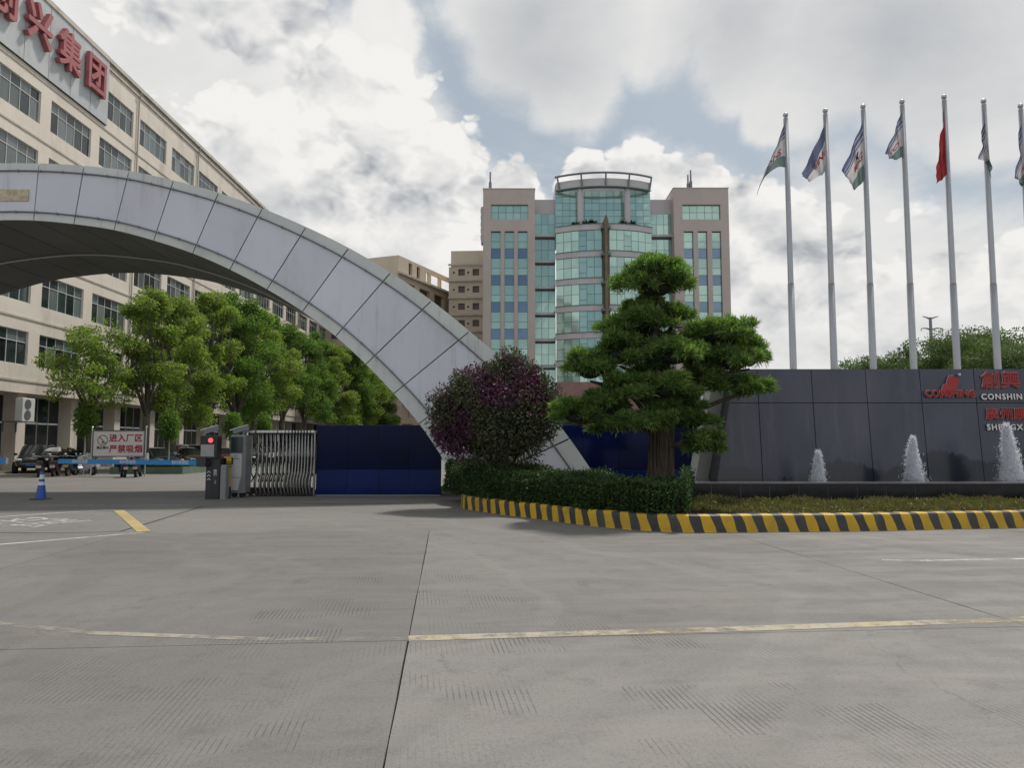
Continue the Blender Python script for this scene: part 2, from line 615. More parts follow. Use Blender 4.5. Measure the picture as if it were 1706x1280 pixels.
def leaf_quads(c, d, length, width, rng, droop=0.0):
    """Diamond leaves: c (N,3) base points, d (N,3) directions."""
    n = len(c)
    d = unit(d)
    r = unit(np.cross(d, unit(rng.normal(size=(n, 3)))))
    L = (length * rng.uniform(0.65, 1.3, n))[:, None]
    W = (width * rng.uniform(0.7, 1.25, n))[:, None] * 0.5
    tip = c + d * L
    tip[:, 2] -= droop * L[:, 0]
    midp = c + d * L * 0.5
    return np.stack([c, midp + r * W, tip, midp - r * W], axis=1)


def rng_of(s):
    return np.random.default_rng(s)
# ------------------------------------------------------------------ shared materials
M_conc = concrete('concrete_paving', (0.218, 0.208, 0.194))
M_yard = concrete('yard_concrete', (0.26, 0.25, 0.23), grooves=False)
M_joint = mat('joint_filler', (0.03, 0.03, 0.028), rough=0.95)
M_cream = mat('cream_wall_tile', (0.76, 0.695, 0.60), (0.70, 0.635, 0.545), 0.35, rough=0.7, stretch=(1, 1, 2.5), bump=0.05, bscale=6, dirt=(0.47, 0.41, 0.355), dscale=0.22, streak=(0.36, 0.315, 0.27), spots=(.55, .8))
M_creamtrim = mat('cream_trim', (0.60, 0.55, 0.48), (0.5, 0.46, 0.40), 0.6, rough=0.7, dirt=(0.3, 0.28, 0.25), dscale=0.4)
M_alu = mat('white_aluminium', (0.55, 0.56, 0.55), rough=0.4)
M_winglass = mat('window_glass', (0.035, 0.05, 0.05), (0.02, 0.028, 0.03), 0.8, rough=0.04, spec=0.6, rnd=0.5)
M_winblind = mat('window_glass_with_curtain', (0.16, 0.19, 0.18), (0.11, 0.135, 0.14), 1.2, rough=0.08, spec=0.6, rnd=0.35, stretch=(1, 6, 0.4))
M_dark = mat('dark_interior', (0.02, 0.02, 0.02), rough=0.9)
M_pipe = mat('downpipe_plastic', (0.46, 0.42, 0.37), rough=0.5)
M_panelwhite = mat('silver_composite_panel', (0.70, 0.71, 0.79), (0.66, 0.67, 0.755), 0.5, rough=0.30, rnd=0.06, dirt=(0.54, 0.54, 0.56), dscale=0.35, streak=(0.40, 0.40, 0.41), spots=(.56, .80))
M_paneledge = mat('silver_edge_panel', (0.66, 0.685, 0.675), (0.61, 0.635, 0.625), 0.7, rough=0.42, rnd=0.03, dirt=(0.48, 0.49, 0.48), dscale=0.5, streak=(0.34, 0.34, 0.33), spots=(.54, .78))
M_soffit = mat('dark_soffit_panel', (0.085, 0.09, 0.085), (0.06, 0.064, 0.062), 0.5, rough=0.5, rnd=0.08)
M_seam = mat('dark_seam', (0.03, 0.03, 0.035), rough=0.8)
M_steel = mat('brushed_steel', (0.50, 0.50, 0.50), (0.42, 0.42, 0.43), 5.0, rough=0.32, metal=0.9)
M_greyrail = mat('grey_metal_rail', (0.20, 0.21, 0.23), rough=0.45, metal=0.4)
M_white = mat('white_paint', (0.72, 0.72, 0.70), rough=0.5)
M_black = mat('black_plastic', (0.018, 0.018, 0.02), rough=0.45)
M_red = mat('red_sign_letter', (0.44, 0.026, 0.032), (0.36, 0.022, 0.027), 3, rough=0.45)
M_fadedred = mat('faded_red_letter', (0.42, 0.13, 0.135), (0.33, 0.10, 0.105), 1.5, rough=0.6, bump=0.05)
M_outline = mat('pale_letter_edge', (0.60, 0.50, 0.48), rough=0.5)

# ------------------------------------------------------------------ ground
mb = MB()
mb.face([(-3000, -3000, -0.05), (3000, -3000, -0.05), (3000, 3000, -0.05), (-3000, 3000, -0.05)])
ground = mb.build('ground', M_yard, kind='structure')
# sheet of yard concrete beyond the last slabs, and the slabs of the apron with open joints between them
VEND = 8.05
mb = MB()
mb.face([UV(-160, VEND + .008, -.002), UV(160, VEND + .008, -.002), UV(160, 300, -.002), UV(-160, 300, -.002)])
mb.build('yard_paving', M_conc, ground, org=(0, 0, 0))
mb = MB()
mb.face([UV(-60, -20, -.03), UV(60, -20, -.03), UV(60, VEND + .1, -.03), UV(-60, VEND + .1, -.03)])
mb.build('joint_bed', M_joint, ground, org=(0, 0, 0))
rnd = random.Random(3)
for r, (v0, v1) in enumerate([(-14, -7.0), (-7.0, 0.0), (0.0, VEND)]):
    for k in range(-8, 9):
        u0, u1 = k * 5.45 + 0.0, (k + 1) * 5.45
        g = 0.0055
        mb = MB()
        n = 10
        left = [UV(u0 + g + rnd.uniform(-.0035, .0035), v0 + g + (v1 - v0 - 2 * g) * i / n) for i in range(n + 1)]
        right = [UV(u1 - g + rnd.uniform(-.0035, .0035), v0 + g + (v1 - v0 - 2 * g) * i / n) for i in range(n + 1)]
        ring = left + right[::-1]
        mb.loft([[(p.x, p.y, -.06) for p in ring], [(p.x, p.y, 0.0) for p in ring]])
        mb.build('concrete_slab', M_conc, ground, org=UV((u0 + u1) / 2, (v0 + v1) / 2))


def strip(name, pts, w, m, z=0.004, parent=None):   # painted or filled line on the ground
    mb = MB()
    pts = [Vector(p) for p in pts]
    for a, b in zip(pts, pts[1:]):
        n = (b - a).cross(Vector((0, 0, 1))).normalized() * w / 2
        e = (b - a).normalized() * 0.001
        mb.face([(p.x, p.y, z) for p in (a - n, b - n + 0 * e, b + n, a + n)])
    return mb.build(name, m, parent, org=pts[0] if parent is None else None)


def paint(name, c, wear, c2=None):
    m = bpy.data.materials.new(name)
    m.use_nodes = True
    q = NT(m.node_tree)
    bs = m.node_tree.nodes['Principled BSDF']
    pos = q.n('ShaderNodeNewGeometry').outputs['Position']
    nz = q.noise(pos, 5.0, 8.0, 0.72)
    col = q.mix(q.ss(q.noise(pos, 1.0, 3.0), 0.35, 0.65), c, c2 or tuple(v * 0.85 for v in c))
    q.put(bs.inputs['Base Color'], col)
    bs.inputs['Roughness'].default_value = 0.7
    tr = q.n('ShaderNodeBsdfTransparent')
    mx = q.n('ShaderNodeMixShader')
    low = q.noise(pos, 0.55, 2.0)
    q.put(mx.inputs[0], q.ss(q.m('ADD', nz, q.m('MULTIPLY', q.m('SUBTRACT', low, .5), .7)), wear - 0.16, wear + 0.14, 0.05, 0.8))
    q.put(mx.inputs[1], tr.outputs[0])
    q.put(mx.inputs[2], bs.outputs[0])
    q.put(m.node_tree.nodes['Material Output'].inputs[0], mx.outputs[0])
    return m


M_yline = paint('worn_yellow_paint', (0.52, 0.43, 0.25), 0.46, (0.46, 0.42, 0.35))
M_wline = paint('worn_white_paint', (0.62, 0.62, 0.60), 0.38)
M_wline2 = paint('faint_white_paint', (0.58, 0.58, 0.56), 0.46)
M_ybar = paint('faded_yellow_paint', (0.58, 0.44, 0.20), 0.33)
M_yfaint = paint('nearly_gone_yellow_paint', (0.44, 0.39, 0.28), 0.56, (0.40, 0.37, 0.32))
yf = strip('yellow_line', [G(676, 1066), G(440, 1066), G(160, 1056), G(0, 1040), G(-200, 1015)], 0.11, M_yfaint)
yf['label'], yf['category'] = 'nearly worn away yellow line left of the long joint in the foreground', 'road marking'
yl = strip('yellow_line', [G(1900, 1020), G(1706, 1033), G(1200, 1050), G(680, 1065)], 0.17, M_yline)
yl['label'], yl['category'] = 'worn pale yellow line across the concrete right of the long joint in the foreground', 'road marking'
o = strip('white_lane_line', [G(-60, 914), G(0, 908), G(120, 898), G(238, 888)], 0.12, M_wline)
o['label'], o['category'] = 'white painted line ending at the near end of the yellow bar', 'road marking'
o = strip('white_lane_line', [G(-60, 867), G(0, 862), G(100, 855), G(192, 850)], 0.12, M_wline)
o['label'], o['category'] = 'white painted line ending at the far end of the yellow bar', 'road marking'
o = strip('white_lane_line', [G(-10, 843), G(90, 842), G(205, 842.5), G(345, 841)], 0.07, M_wline2)
o['label'], o['category'] = 'thin faint white line across the driveway just in front of the blue cone', 'road marking'
o = strip('yellow_bar', [G(198, 851), G(240, 887)], 0.23, M_ybar, z=0.008)
o['label'], o['category'] = 'thick faded yellow stop bar on the driveway at lower left', 'road marking'
o = strip('white_smear', [G(1470, 934), G(1530, 935), G(1590, 934), G(1700, 932), G(1800, 931)], 0.11, M_wline2)
o['label'], o['category'] = 'faint white smear on the concrete in front of the striped kerb', 'road marking'
strip('crack_seam', [G(-30, 888), G(100, 888.5), G(160, 887.5), G(200, 886), G(232, 877), G(290, 859), G(340, 843.5), G(420, 841), G(560, 840), G(690, 839)], 0.035, M_joint, z=0.005, parent=ground)
o = strip('yellow_gate_line', [G(430, 838.5), G(560, 837.5), G(700, 836.5)], .10, M_yline, z=0.009)
o['label'], o['category'] = 'thin worn yellow line on the ground in front of the folding gate and blue panels', 'road marking'
# white characters painted on the driveway, read from the barrier side
c0, c1 = G(60, 872), G(150, 872)


def floor_txt(x, y, d, o=G(60, 870), ax=Vector((-0.93, 0.37, 0)), ay=Vector((-0.30, -0.95, 0))):
    p = o + ax * x + ay * y
    return (p.x, p.y, 0.006 + d)


o = lettering('ground_lettering', '减速', floor_txt, M_wline, None, size=1.05, extrude=0.0, offset=0.0, stretch=(1.0, 1.7))
o['label'], o['category'] = 'white characters painted on the driveway beside the yellow bar', 'road marking'

# ------------------------------------------------------------------ gate arch
ARCH_Y0, ARCH_Y1, ARCH_YM = 23.0, 30.2, 27.2
ARCH_XC = -15.62
pairs = [((25, 272), (25, 367)), ((65, 272), (56, 367)), ((140, 276), (123, 373)), ((215, 284.5), (190, 383)), ((289, 300.5), (256, 400.5)), ((364, 321), (321, 422)),
         ((437, 347), (383, 449)), ((510, 378), (445, 482)), ((581, 413), (504, 519)), ((651, 454), (559, 560.5)), ((719, 501), (609.5, 607)),
         ((782.5, 552), (656, 656)), ((839, 601), (698, 706)), ((895, 664), (733, 757)), ((949, 731), (765, 818)), ((1016, 822), (790, 862))]
half = []
for a, b in pairs:
    half.append((P(*a, ARCH_Y0), P(*b, ARCH_Y0)))
half[0] = (Vector((ARCH_XC, ARCH_Y0, 10.47)), Vector((ARCH_XC, ARCH_Y0, 8.65)))
o_, i_ = half[-1]
k = o_.z / (half[-2][0].z - o_.z)
half[-1] = (Vector((o_.x, ARCH_Y0, 0.0)), Vector((i_.x, ARCH_Y0, 0.0)))
# joint 1 lies half a panel right of the axis, so the panels run on symmetrically
half = half[1:]
full = [(Vector((2 * ARCH_XC - a.x, a.y, a.z)), Vector((2 * ARCH_XC - b.x, b.y, b.z))) for a, b in reversed(half)] + half


def lerp(a, b, t):
    return a + (b - a) * t


def cr(p, s):                                       # Catmull-Rom through the joint points, s in joint units
    i = min(max(int(math.floor(s)), 0), len(p) - 2)
    t = s - i
    p1, p2 = p[i], p[i + 1]
    p0 = p[i - 1] if i > 0 else p1 * 2 - p2
    p3 = p[i + 2] if i + 2 < len(p) else p2 * 2 - p1
    return 0.5 * ((2 * p1) + (p2 - p0) * t + (2 * p0 - 5 * p1 + 4 * p2 - p3) * t * t + (3 * p1 - p0 - 3 * p2 + p3) * t ** 3)


OUT, INN = [a for a, b in full], [b for a, b in full]
NSEG = len(full) - 1
arch = thing('gate_arch', 'huge silver panelled arch spanning the factory gate driveway', 'gate arch', (ARCH_XC, 26.5, 0))


def arch_pt(s, t, y):                               # t = 0 outer edge, 1 inner edge
    p = lerp(cr(OUT, s), cr(INN, s), t)
    return Vector((p.x, y, p.z))


SUB = 5
core = MB()                                         # dark carcass behind the panels
rings = []
for i in range(NSEG * SUB + 1):
    s = i / SUB
    rings.append([arch_pt(s, .012, ARCH_Y0 + .05), arch_pt(s, .988, ARCH_Y0 + .05), arch_pt(s, .988, ARCH_Y1 - .05), arch_pt(s, .012, ARCH_Y1 - .05)])
core.loft(rings)
core.build('carcass', M_seam, arch)
for k in range(NSEG):
    e = 0.012
    for (t0, t1, m, nm) in ((0.0, 0.135, M_paneledge, 'edge_panel'), (0.15, 0.855, M_panelwhite, 'face_panel'), (0.87, 1.0, M_paneledge, 'edge_panel')):
        mb = MB()
        a, b = [], []
        for j in range(SUB + 1):
            s = k + e + (1 - 2 * e) * j / SUB
            a.append((arch_pt(s, t0, ARCH_Y0), arch_pt(s, t1, ARCH_Y0)))
        ring = [p for p, _ in a] + [q_ for _, q_ in reversed(a)]
        jy = rnd.uniform(-.006, .006)
        mb.loft([[(p.x, p.y + .06, p.z) for p in ring], [(p.x, p.y + jy, p.z) for p in ring]])
        mb.build(nm, m, arch)
    # top sheets and underside sheets, each panel bent to the curve
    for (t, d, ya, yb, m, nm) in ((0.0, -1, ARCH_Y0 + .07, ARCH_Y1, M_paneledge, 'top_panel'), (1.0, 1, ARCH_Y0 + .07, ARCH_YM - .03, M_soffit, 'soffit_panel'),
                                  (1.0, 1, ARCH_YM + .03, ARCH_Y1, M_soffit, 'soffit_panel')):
        mb = MB()
        rr = []
        for j in range(SUB + 1):
            s = k + e + (1 - 2 * e) * j / SUB
            lift = 0.0 if nm == 'top_panel' or yb < ARCH_Y1 else 0.01
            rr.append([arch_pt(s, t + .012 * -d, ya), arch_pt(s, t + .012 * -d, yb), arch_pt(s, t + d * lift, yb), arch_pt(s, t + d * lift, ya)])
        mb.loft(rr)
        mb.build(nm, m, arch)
for t in (0.142, 0.862):                            # thin lamp rail on brackets along both edges of the face, and one under the arch
    pts = [arch_pt(i / SUB, t, ARCH_Y0 - .045) for i in range(NSEG * SUB + 1)]
    mb = MB()
    mb.tube(pts, 0.022, 6)
    mb.build('lamp_rail', M_greyrail, arch)
    mb = MB()
    for i in range(1, NSEG * 2):
        s = i / 2 + .07
        p = arch_pt(s, t, ARCH_Y0)
        mb.box(p.x - .022, p.x + .022, ARCH_Y0 - .075, ARCH_Y0 - .002, p.z - .03, p.z + .03)
    mb.build('rail_brackets', M_greyrail, arch, kind='stuff')
mb = MB()
mb.tube([arch_pt(i / SUB, 1.0, ARCH_YM) + Vector((0, 0, -.03)) for i in range(2, NSEG * SUB - 1)], 0.035, 6)
mb.build('soffit_rail', M_alu, arch)
# faded brass plaque at the crown
M_brass = mat('weathered_brass', (0.42, 0.33, 0.20), (0.58, 0.52, 0.40), 7.0, rough=0.5, metal=0.3, detail=6)
p0, p1 = P(-60, 316, ARCH_Y0), P(48, 335, ARCH_Y0)
mb = MB()
mb.box(p0.x, p1.x, ARCH_Y0 - .03, ARCH_Y0 - .008, p1.z, p0.z)
pq = mb.build('crown_plaque', M_brass, arch)

# ------------------------------------------------------------------ facade helper


def facade(mb, fn, u0, u1, z0, z1, ops, depth, mi=0, rmi=0):
    """Wall sheet with rectangular openings and their reveals; fn(u, z, d) with d into the wall."""
    us = sorted({u0, u1} | {o[0] for o in ops} | {o[1] for o in ops})
    zs = sorted({z0, z1} | {o[2] for o in ops} | {o[3] for o in ops})
    us = [u for u in us if u0 - 1e-6 <= u <= u1 + 1e-6]
    zs = [z for z in zs if z0 - 1e-6 <= z <= z1 + 1e-6]
    for za, zb in zip(zs, zs[1:]):
        start = None
        for i, (ua, ub) in enumerate(zip(us, us[1:])):
            uc, zc = (ua + ub) / 2, (za + zb) / 2
            hole = any(o[0] < uc < o[1] and o[2] < zc < o[3] for o in ops)
            if not hole and start is None:
                start = ua
            if start is not None and (hole or i == len(us) - 2):
                end = ua if hole else ub
                mb.face([fn(start, za, 0), fn(end, za, 0), fn(end, zb, 0), fn(start, zb, 0)], mi)
                start = None
    for a, b, c, d in ops:
        for p in (((a, c), (b, c)), ((b, c), (b, d)), ((b, d), (a, d)), ((a, d), (a, c))):
            mb.face([fn(*p[0], 0), fn(*p[1], 0), fn(*p[1], depth), fn(*p[0], depth)], rmi)


# ------------------------------------------------------------------ long cream factory on the left
FX = -30.0
BAY, WW, WH = 5.70, 4.62, 2.1
ROWS = [6.5, 10.37, 14.23, 18.1, 21.95, 25.8]
Y_OF = lambda k: 47.25 + BAY * k
fac = thing('factory_building', 'long cream seven storey factory block with rows of white framed windows on the left', 'building', (FX - 8, 130, 0))
ffn = lambda u, z, d: (FX - d, u, z)
KA, KB = -4, 35
YA, YB = Y_OF(KA) - .6, Y_OF(KB) + WW + .6
ops = [(Y_OF(k), Y_OF(k) + WW, z, z + WH) for k in range(KA, KB + 1) for z in ROWS]
mb = MB()
facade(mb, ffn, YA, YB, 4.8, 29.5, ops, 0.22)
mb.face([(FX, YA, 4.8), (FX, YB, 4.8), (FX - 1.3, YB, 4.8), (FX - 1.3, YA, 4.8)])
mb.box(FX - 18, FX - .3, YA, YB, 4.85, 29.45)
mb.build('wall', M_cream, fac)
mb = MB()                                           # ground floor, set back under the overhang
gops = [(Y_OF(k) - .10, Y_OF(k) + WW + .10, 0.95, 4.75) for k in range(KA, KB + 1)]
facade(mb, lambda u, z, d: (FX - 1.3 - d, u, z), YA, YB, 0, 4.8, gops, 0.12)
for k in range(KA, KB + 2):
    y = Y_OF(k) - (BAY - WW) / 2
    mb.box(FX - 1.29, FX - .55, y - .42, y + .42, 0, 4.79)
mb.build('ground_floor', M_cream, fac)
mb = MB()                                           # cornice: a shallow band, a recess line and the coping
mb.box(FX - .4, FX + .10, YA, YB, 29.5, 29.72)
mb.box(FX - .4, FX + .02, YA, YB, 29.72, 29.98)
mb.box(FX - .5, FX + .22, YA, YB, 29.98, 30.28)
mb.build('cornice', M_creamtrim, fac)
for k in range(KA, 14):                             # sill ledges of the near bays, one to a window
    pass
mb = MB()
for z in ROWS:
    mb.box(FX - .02, FX + .05, YA, YB, z - 1.02, z - .90)
mb.build('ledge_bands', M_creamtrim, fac, kind='stuff')
for y in (Y_OF(2) - .48, Y_OF(4) - .48, Y_OF(7) - .48, Y_OF(10) - .48, Y_OF(-1) - .48):
    mb = MB()
    mb.tube([(FX + .30, y, 29.9), (FX + .10, y, 29.2), (FX + .10, y, 5.0)], 0.06, 6)
    mb.build('downpipe', M_pipe, fac)


def win_frame(w, h, cols, tr, depth_in=0.14, bar=0.055):
    mb = MB()
    x0, x1 = -0.03, 0.03
    mb.box(x0, x1, 0, bar, 0, h)
    mb.box(x0, x1, w - bar, w, 0, h)
    mb.box(x0, x1, bar, w - bar, 0, bar)
    mb.box(x0, x1, bar, w - bar, h - bar, h)
    mb.box(x0 + .004, x1 - .004, bar, w - bar, tr - bar / 2, tr + bar / 2)
    for i in range(1, cols):
        y = w * i / cols
        for za, zb in ((bar, tr - bar / 2), (tr + bar / 2, h - bar)):
            mb.box(x0 + .008, x1 - .008, y - bar * .45, y + bar * .45, za, zb)
    return mb.mesh('window_frame', M_alu)


def pane_mesh(w, h, m):
    mb = MB()
    mb.box(-.006, .006, 0, w, 0, h)
    return mb.mesh('pane', m)


fr = win_frame(WW, WH, 5, 1.42)
cw = WW / 5
pm = {(r, j): pane_mesh(cw - .05, (1.36 if r == 0 else .62), (M_winglass, M_winblind)[j]) for r in (0, 1) for j in (0, 1)}
gl = MB()
gl.box(-.006, .006, .03, WW - .03, .03, WH - .03)
glm = gl.mesh('glazing', M_winglass)
gl = MB()
for i in range(5):
    gl.box(-.006, .006, i * cw + .02, (i + 1) * cw - .02, .03, 1.40, i * 7 % 3 % 2)
    gl.box(-.006, .006, i * cw + .02, (i + 1) * cw - .02, 1.44, WH - .03, (i + 1) % 2)
glm2 = gl.mesh('glazing', [M_winglass, M_winblind])
near = [(k, z) for k in range(-2, 4) for z in ROWS if not (14 < z < 15 and k < 3)]
for k in range(KA, 14):
    for z in ROWS:
        f = link('window', fr, fac, Vector((FX - .13, Y_OF(k), z)) - root_loc(fac))
        if (k, z) in near[:30]:
            for i in range(5):
                for r in (0, 1):
                    jj = 1 if rnd.random() < (.62 if z > 14 else .4) else 0
                    link('pane', pm[(r, jj)], f, (rnd.uniform(-.012, .012) - .01, i * cw + .025, .03 if r == 0 else 1.45))
        else:
            link('glazing', (glm, glm2)[rnd.random() < .6], f, (-.01, 0, 0))
mb = MB()
for k in range(14, KB + 1):                         # windows of the far end, too small to part
    for z in ROWS:
        y = Y_OF(k)
        mb.box(FX - .16, FX - .14, y + .03, y + WW - .03, z + .03, z + WH - .03, 1)
        for i in range(6):
            mb.box(FX - .13, FX - .08, y + cw * i - .03, y + cw * i + .03, z, z + WH, 0)
        mb.box(FX - .13, FX - .082, y, y + WW, z + 1.4, z + 1.46, 0)
mb.build('far_windows', [M_alu, M_winblind], fac, kind='stuff')
# ground-floor windows: tall, dark, with bars
gw, gh = WW + .2, 3.8
gfr = win_frame(gw, gh, 4, 2.05, bar=0.07)
gp = [pane_mesh(gw / 4 - .06, 1.96, M_winglass), pane_mesh(gw / 4 - .06, 1.66, M_winglass)]
for k in range(-2, 14):
    f = link('ground_floor_window', gfr, fac, Vector((FX - 1.38, Y_OF(k) - .10, .95)) - root_loc(fac))
    for i in range(4):
        for r in (0, 1):
            link('pane', gp[r], f, (-.01, i * gw / 4 + .03, .05 if r == 0 else 2.1))
# roof sign: grey cladding with faded red characters
sign = thing('roof_sign', 'grey panelled sign board with big faded red characters along the factory roof edge', 'sign', (FX, 48, 25.1))
mb = MB()
mb.box(FX + .01, FX + .10, 36.0, 53.6, 25.1, 30.36)
mb.build('backing', M_seam, sign)
ys = [36.9, 39.3, 41.7, 44.1, 46.52, 48.92, 51.3, 53.6]
M_signpanel = mat('grey_sign_panel', (0.52, 0.55, 0.55), (0.47, 0.495, 0.50), 0.5, rough=0.45, rnd=0.05, dirt=(0.40, 0.41, 0.41), dscale=0.3, streak=(0.33, 0.33, 0.33))
for a, b in zip(ys, ys[1:]):
    mb = MB()
    mb.box(FX + .105, FX + .15, a + .025, b - .025, 25.12, 30.38)
    mb.build('cladding_panel', M_signpanel, sign)
for ch, yc, zc in (('创', 41.75, 27.75), ('兴', 45.05, 27.72), ('集', 48.3, 27.65), ('团', 51.52, 27.72)):
    lettering('character', ch, lambda x, y, d, yc=yc, zc=zc: (FX + .36 + d, yc + x, zc + y * 1.08), M_fadedred, sign, size=2.55, extrude=0.14, offset=0.055)
# outdoor unit of an air conditioner
ac = thing('air_conditioner', 'white double fan air conditioner unit on a bracket at the factory ground floor', 'air conditioner', (-30.0, 45.9, 2.9))
pa, pb = Vector((-29.9, 45.1, 3.05)), Vector((-29.45, 46.3, 4.45))
mb = MB()
mb.bevbox(pa.x, pb.x, pa.y, pb.y, pa.z, pb.z, .03)
mb.build('casing', M_white, ac)
for zc in (3.42, 4.08):
    mb = MB()
    mb.cyl((pb.x + .002, 45.6, zc), .30, .02, 18, 'x')
    mb.build('fan_grille', M_greyrail, ac)
mb = MB()
mb.box(-30.6, -29.4, 45.0, 46.4, 2.98, 3.05)
mb.box(-30.62, -30.54, 45.05, 45.12, 2.4, 3.0)
mb.box(-30.62, -30.54, 46.28, 46.35, 2.4, 3.0)
mb.build('bracket', M_greyrail, ac)

# ------------------------------------------------------------------ glass office tower at the back
TW = 100.0
M_taupe = mat('taupe_cladding', (0.54, 0.465, 0.435), (0.50, 0.43, 0.40), 0.25, rough=0.55, dirt=(0.44, 0.385, 0.36), dscale=0.15)
M_greyband = mat('grey_band', (0.58, 0.55, 0.57), (0.52, 0.50, 0.515), 0.4, rough=0.5, dirt=(0.42, 0.40, 0.41), dscale=0.3)
M_green = mat('green_tower_glass', (0.44, 0.63, 0.575), (0.40, 0.58, 0.535), 0.25, rough=0.06, metal=0.55, rnd=0.08)
M_green2 = mat('teal_tower_glass', (0.37, 0.55, 0.52), (0.34, 0.51, 0.485), 0.25, rough=0.06, metal=0.55, rnd=0.09)
M_blue = mat('blue_spandrel_glass', (0.20, 0.28, 0.38), (0.17, 0.25, 0.34), 0.3, rough=0.08, metal=0.7, rnd=0.10)
M_mull = mat('dark_green_mullion', (0.11, 0.17, 0.16), rough=0.4, metal=0.3)
M_bronze = mat('bronze_mast', (0.20, 0.155, 0.10), (0.14, 0.11, 0.075), 1.0, rough=0.5, metal=0.3)
zx = lambda x: -3.94 + (x - 252) * 0.02426
zz = lambda y: 36.5 - (y - 182) * 0.02443
tower = thing('office_tower', 'nine storey office tower with a curved green glass front between two taupe wings', 'building', (12.6, 108, 0))
npane = [0]


bulk = MB()


def panes(rects, fn, m, parent=None, gap=.027, joined=False):
    """One pane object for each rectangle (u0, u1, z0, z1)."""
    for a, b, c, d in rects:
        npane[0] += not joined
        mb = bulk if joined else MB()
        y = rnd.uniform(-.006, .006)
        t = rnd.uniform(-.006, .006)
        mb.hexa([fn(a + gap, c + gap, .03), fn(b - gap, c + gap, .03), fn(b - gap, c + gap, .06), fn(a + gap, c + gap, .06),
                 fn(a + gap, d - gap, .03 + t), fn(b - gap, d - gap, .03 + t + y), fn(b - gap, d - gap, .06), fn(a + gap, d - gap, .06)], rnd.randrange(2) if joined else 0)
        if not joined:
            mb.build('pane', m, parent or tower, org=fn((a + b) / 2, (c + d) / 2, .03))


def wing(xa, xb, ztop, colx, topx):
    fnw = lambda u, z, d: (u, TW + d, z)
    ops = [(a, b, 3.0, zz(422)) for a, b in colx] + [(topx[0], topx[1], zz(355), zz(270))]
    mb = MB()
    facade(mb, fnw, xa, xb, 0, ztop, ops, 0.45)
    for s in (xa, xb):
        mb.face([(s, TW, 0), (s, TW + 18, 0), (s, TW + 18, ztop), (s, TW, ztop)])
    mb.face([(xa, TW, ztop), (xb, TW, ztop), (xb, TW + 18, ztop), (xa, TW + 18, ztop)])
    mb.box(xa - .06, xb + .06, TW - .06, TW + 18, ztop, ztop + .12)
    mb.build('wing_wall', M_taupe, tower)
    gb = MB()
    gb.box(xa + .05, xb - .05, TW + .46, TW + .52, .1, ztop - .1)
    gb.build('glazing_frame', M_mull, tower)
    fr2 = lambda u, z, d: (u, TW + .42 - .08 + d, z)
    n = 5
    w = (topx[1] - topx[0]) / n
    zmid = zz(312)
    panes([(topx[0] + i * w, topx[0] + (i + 1) * w, c, d) for i in range(n) for c, d in ((zz(355), zmid), (zmid, zz(270)))], fr2, M_green)
    for a, b in colx:
        y = 422
        k = 0
        while zz(y + 151) > 2.0:
            top = y + (4 if k == 0 else 0)
            panes([(a, b, zz(y + 56), zz(top))], fr2, M_green)
            panes([(a, b, zz(y + 95), zz(y + 56))], fr2, M_green)
            panes([(a, b, zz(y + 151), zz(y + 95))], fr2, M_blue)
            y += 151
            k += 1


wing(zx(252), zx(543), 36.5, [(zx(297), zx(351)), (zx(373), zx(426)), (zx(447), zx(501))], (zx(297), zx(505)))
wing(zx(1323), zx(1632), 36.6, [(zx(1377), zx(1430)), (zx(1456), zx(1508)), (zx(1534), zx(1586))], (zx(1372), zx(1585)))
# links between wings and the curved front
for xa, xb, nx in ((zx(543), zx(660), 3), (zx(1198), zx(1323), 3)):
    mb = MB()
    mb.box(xa, xb, TW + 2.0, TW + 16, 0, zz(215))
    mb.build('link_wall', M_greyband, tower)
    fnl = lambda u, z, d: (u, TW + 1.9 + d, z)
    mbk = MB()
    mbk.box(xa + .02, xb - .02, TW + 1.965, TW + 1.99, 1, zz(300))
    mbk.build('glazing_frame', M_mull, tower)
    w = (xb - xa) / nx
    y = 300
    while zz(y + 122) > 3:
        panes([(xa + i * w, xa + (i + 1) * w, c, d) for i in range(nx) for c, d in ((zz(y + 122), zz(y + 62)), (zz(y + 62), zz(y)))], fnl, M_green, joined=xa > 10)
        bb = MB()
        bb.box(xa, xb, TW + 1.2, TW + 1.99, zz(y + 139), zz(y + 127))
        bb.build('floor_ledge', M_greyband, tower)
        y += 148.5
# curved front
XC, XHW = (zx(660) + zx(1200)) / 2, (zx(1200) - zx(660)) / 2
BOW = 1.9
RAD = (XHW ** 2 + BOW ** 2) / (2 * BOW)


def bow(u, z, d):                                   # u across from -XHW to XHW
    y = TW + .3 - (math.sqrt(RAD ** 2 - u * u) - (RAD - BOW))
    n = Vector((-u / RAD, math.sqrt(1 - (u / RAD) ** 2), 0))
    return (XC + u + n.x * d, y + n.y * d, z)


NP = 13
uw = 2 * XHW / NP
floors = []
y = 400
bands = []
while zz(y + 150) > 3.0 and len(bands) < 8:
    bands.append((zz(y + 32), zz(y)))
    floors.append((zz(y + 150), zz(y + 32)))
    y += 150


def bowband(z0, z1, d0, d1, m, nm, parent=None):
    mb = MB()
    n = 26
    mb.loft([[bow(-XHW + 2 * XHW * i / n, z0, d0), bow(-XHW + 2 * XHW * i / n, z0, d1), bow(-XHW + 2 * XHW * i / n, z1, d1), bow(-XHW + 2 * XHW * i / n, z1, d0)] for i in range(n + 1)])
    return mb.build(nm, m, parent or tower)


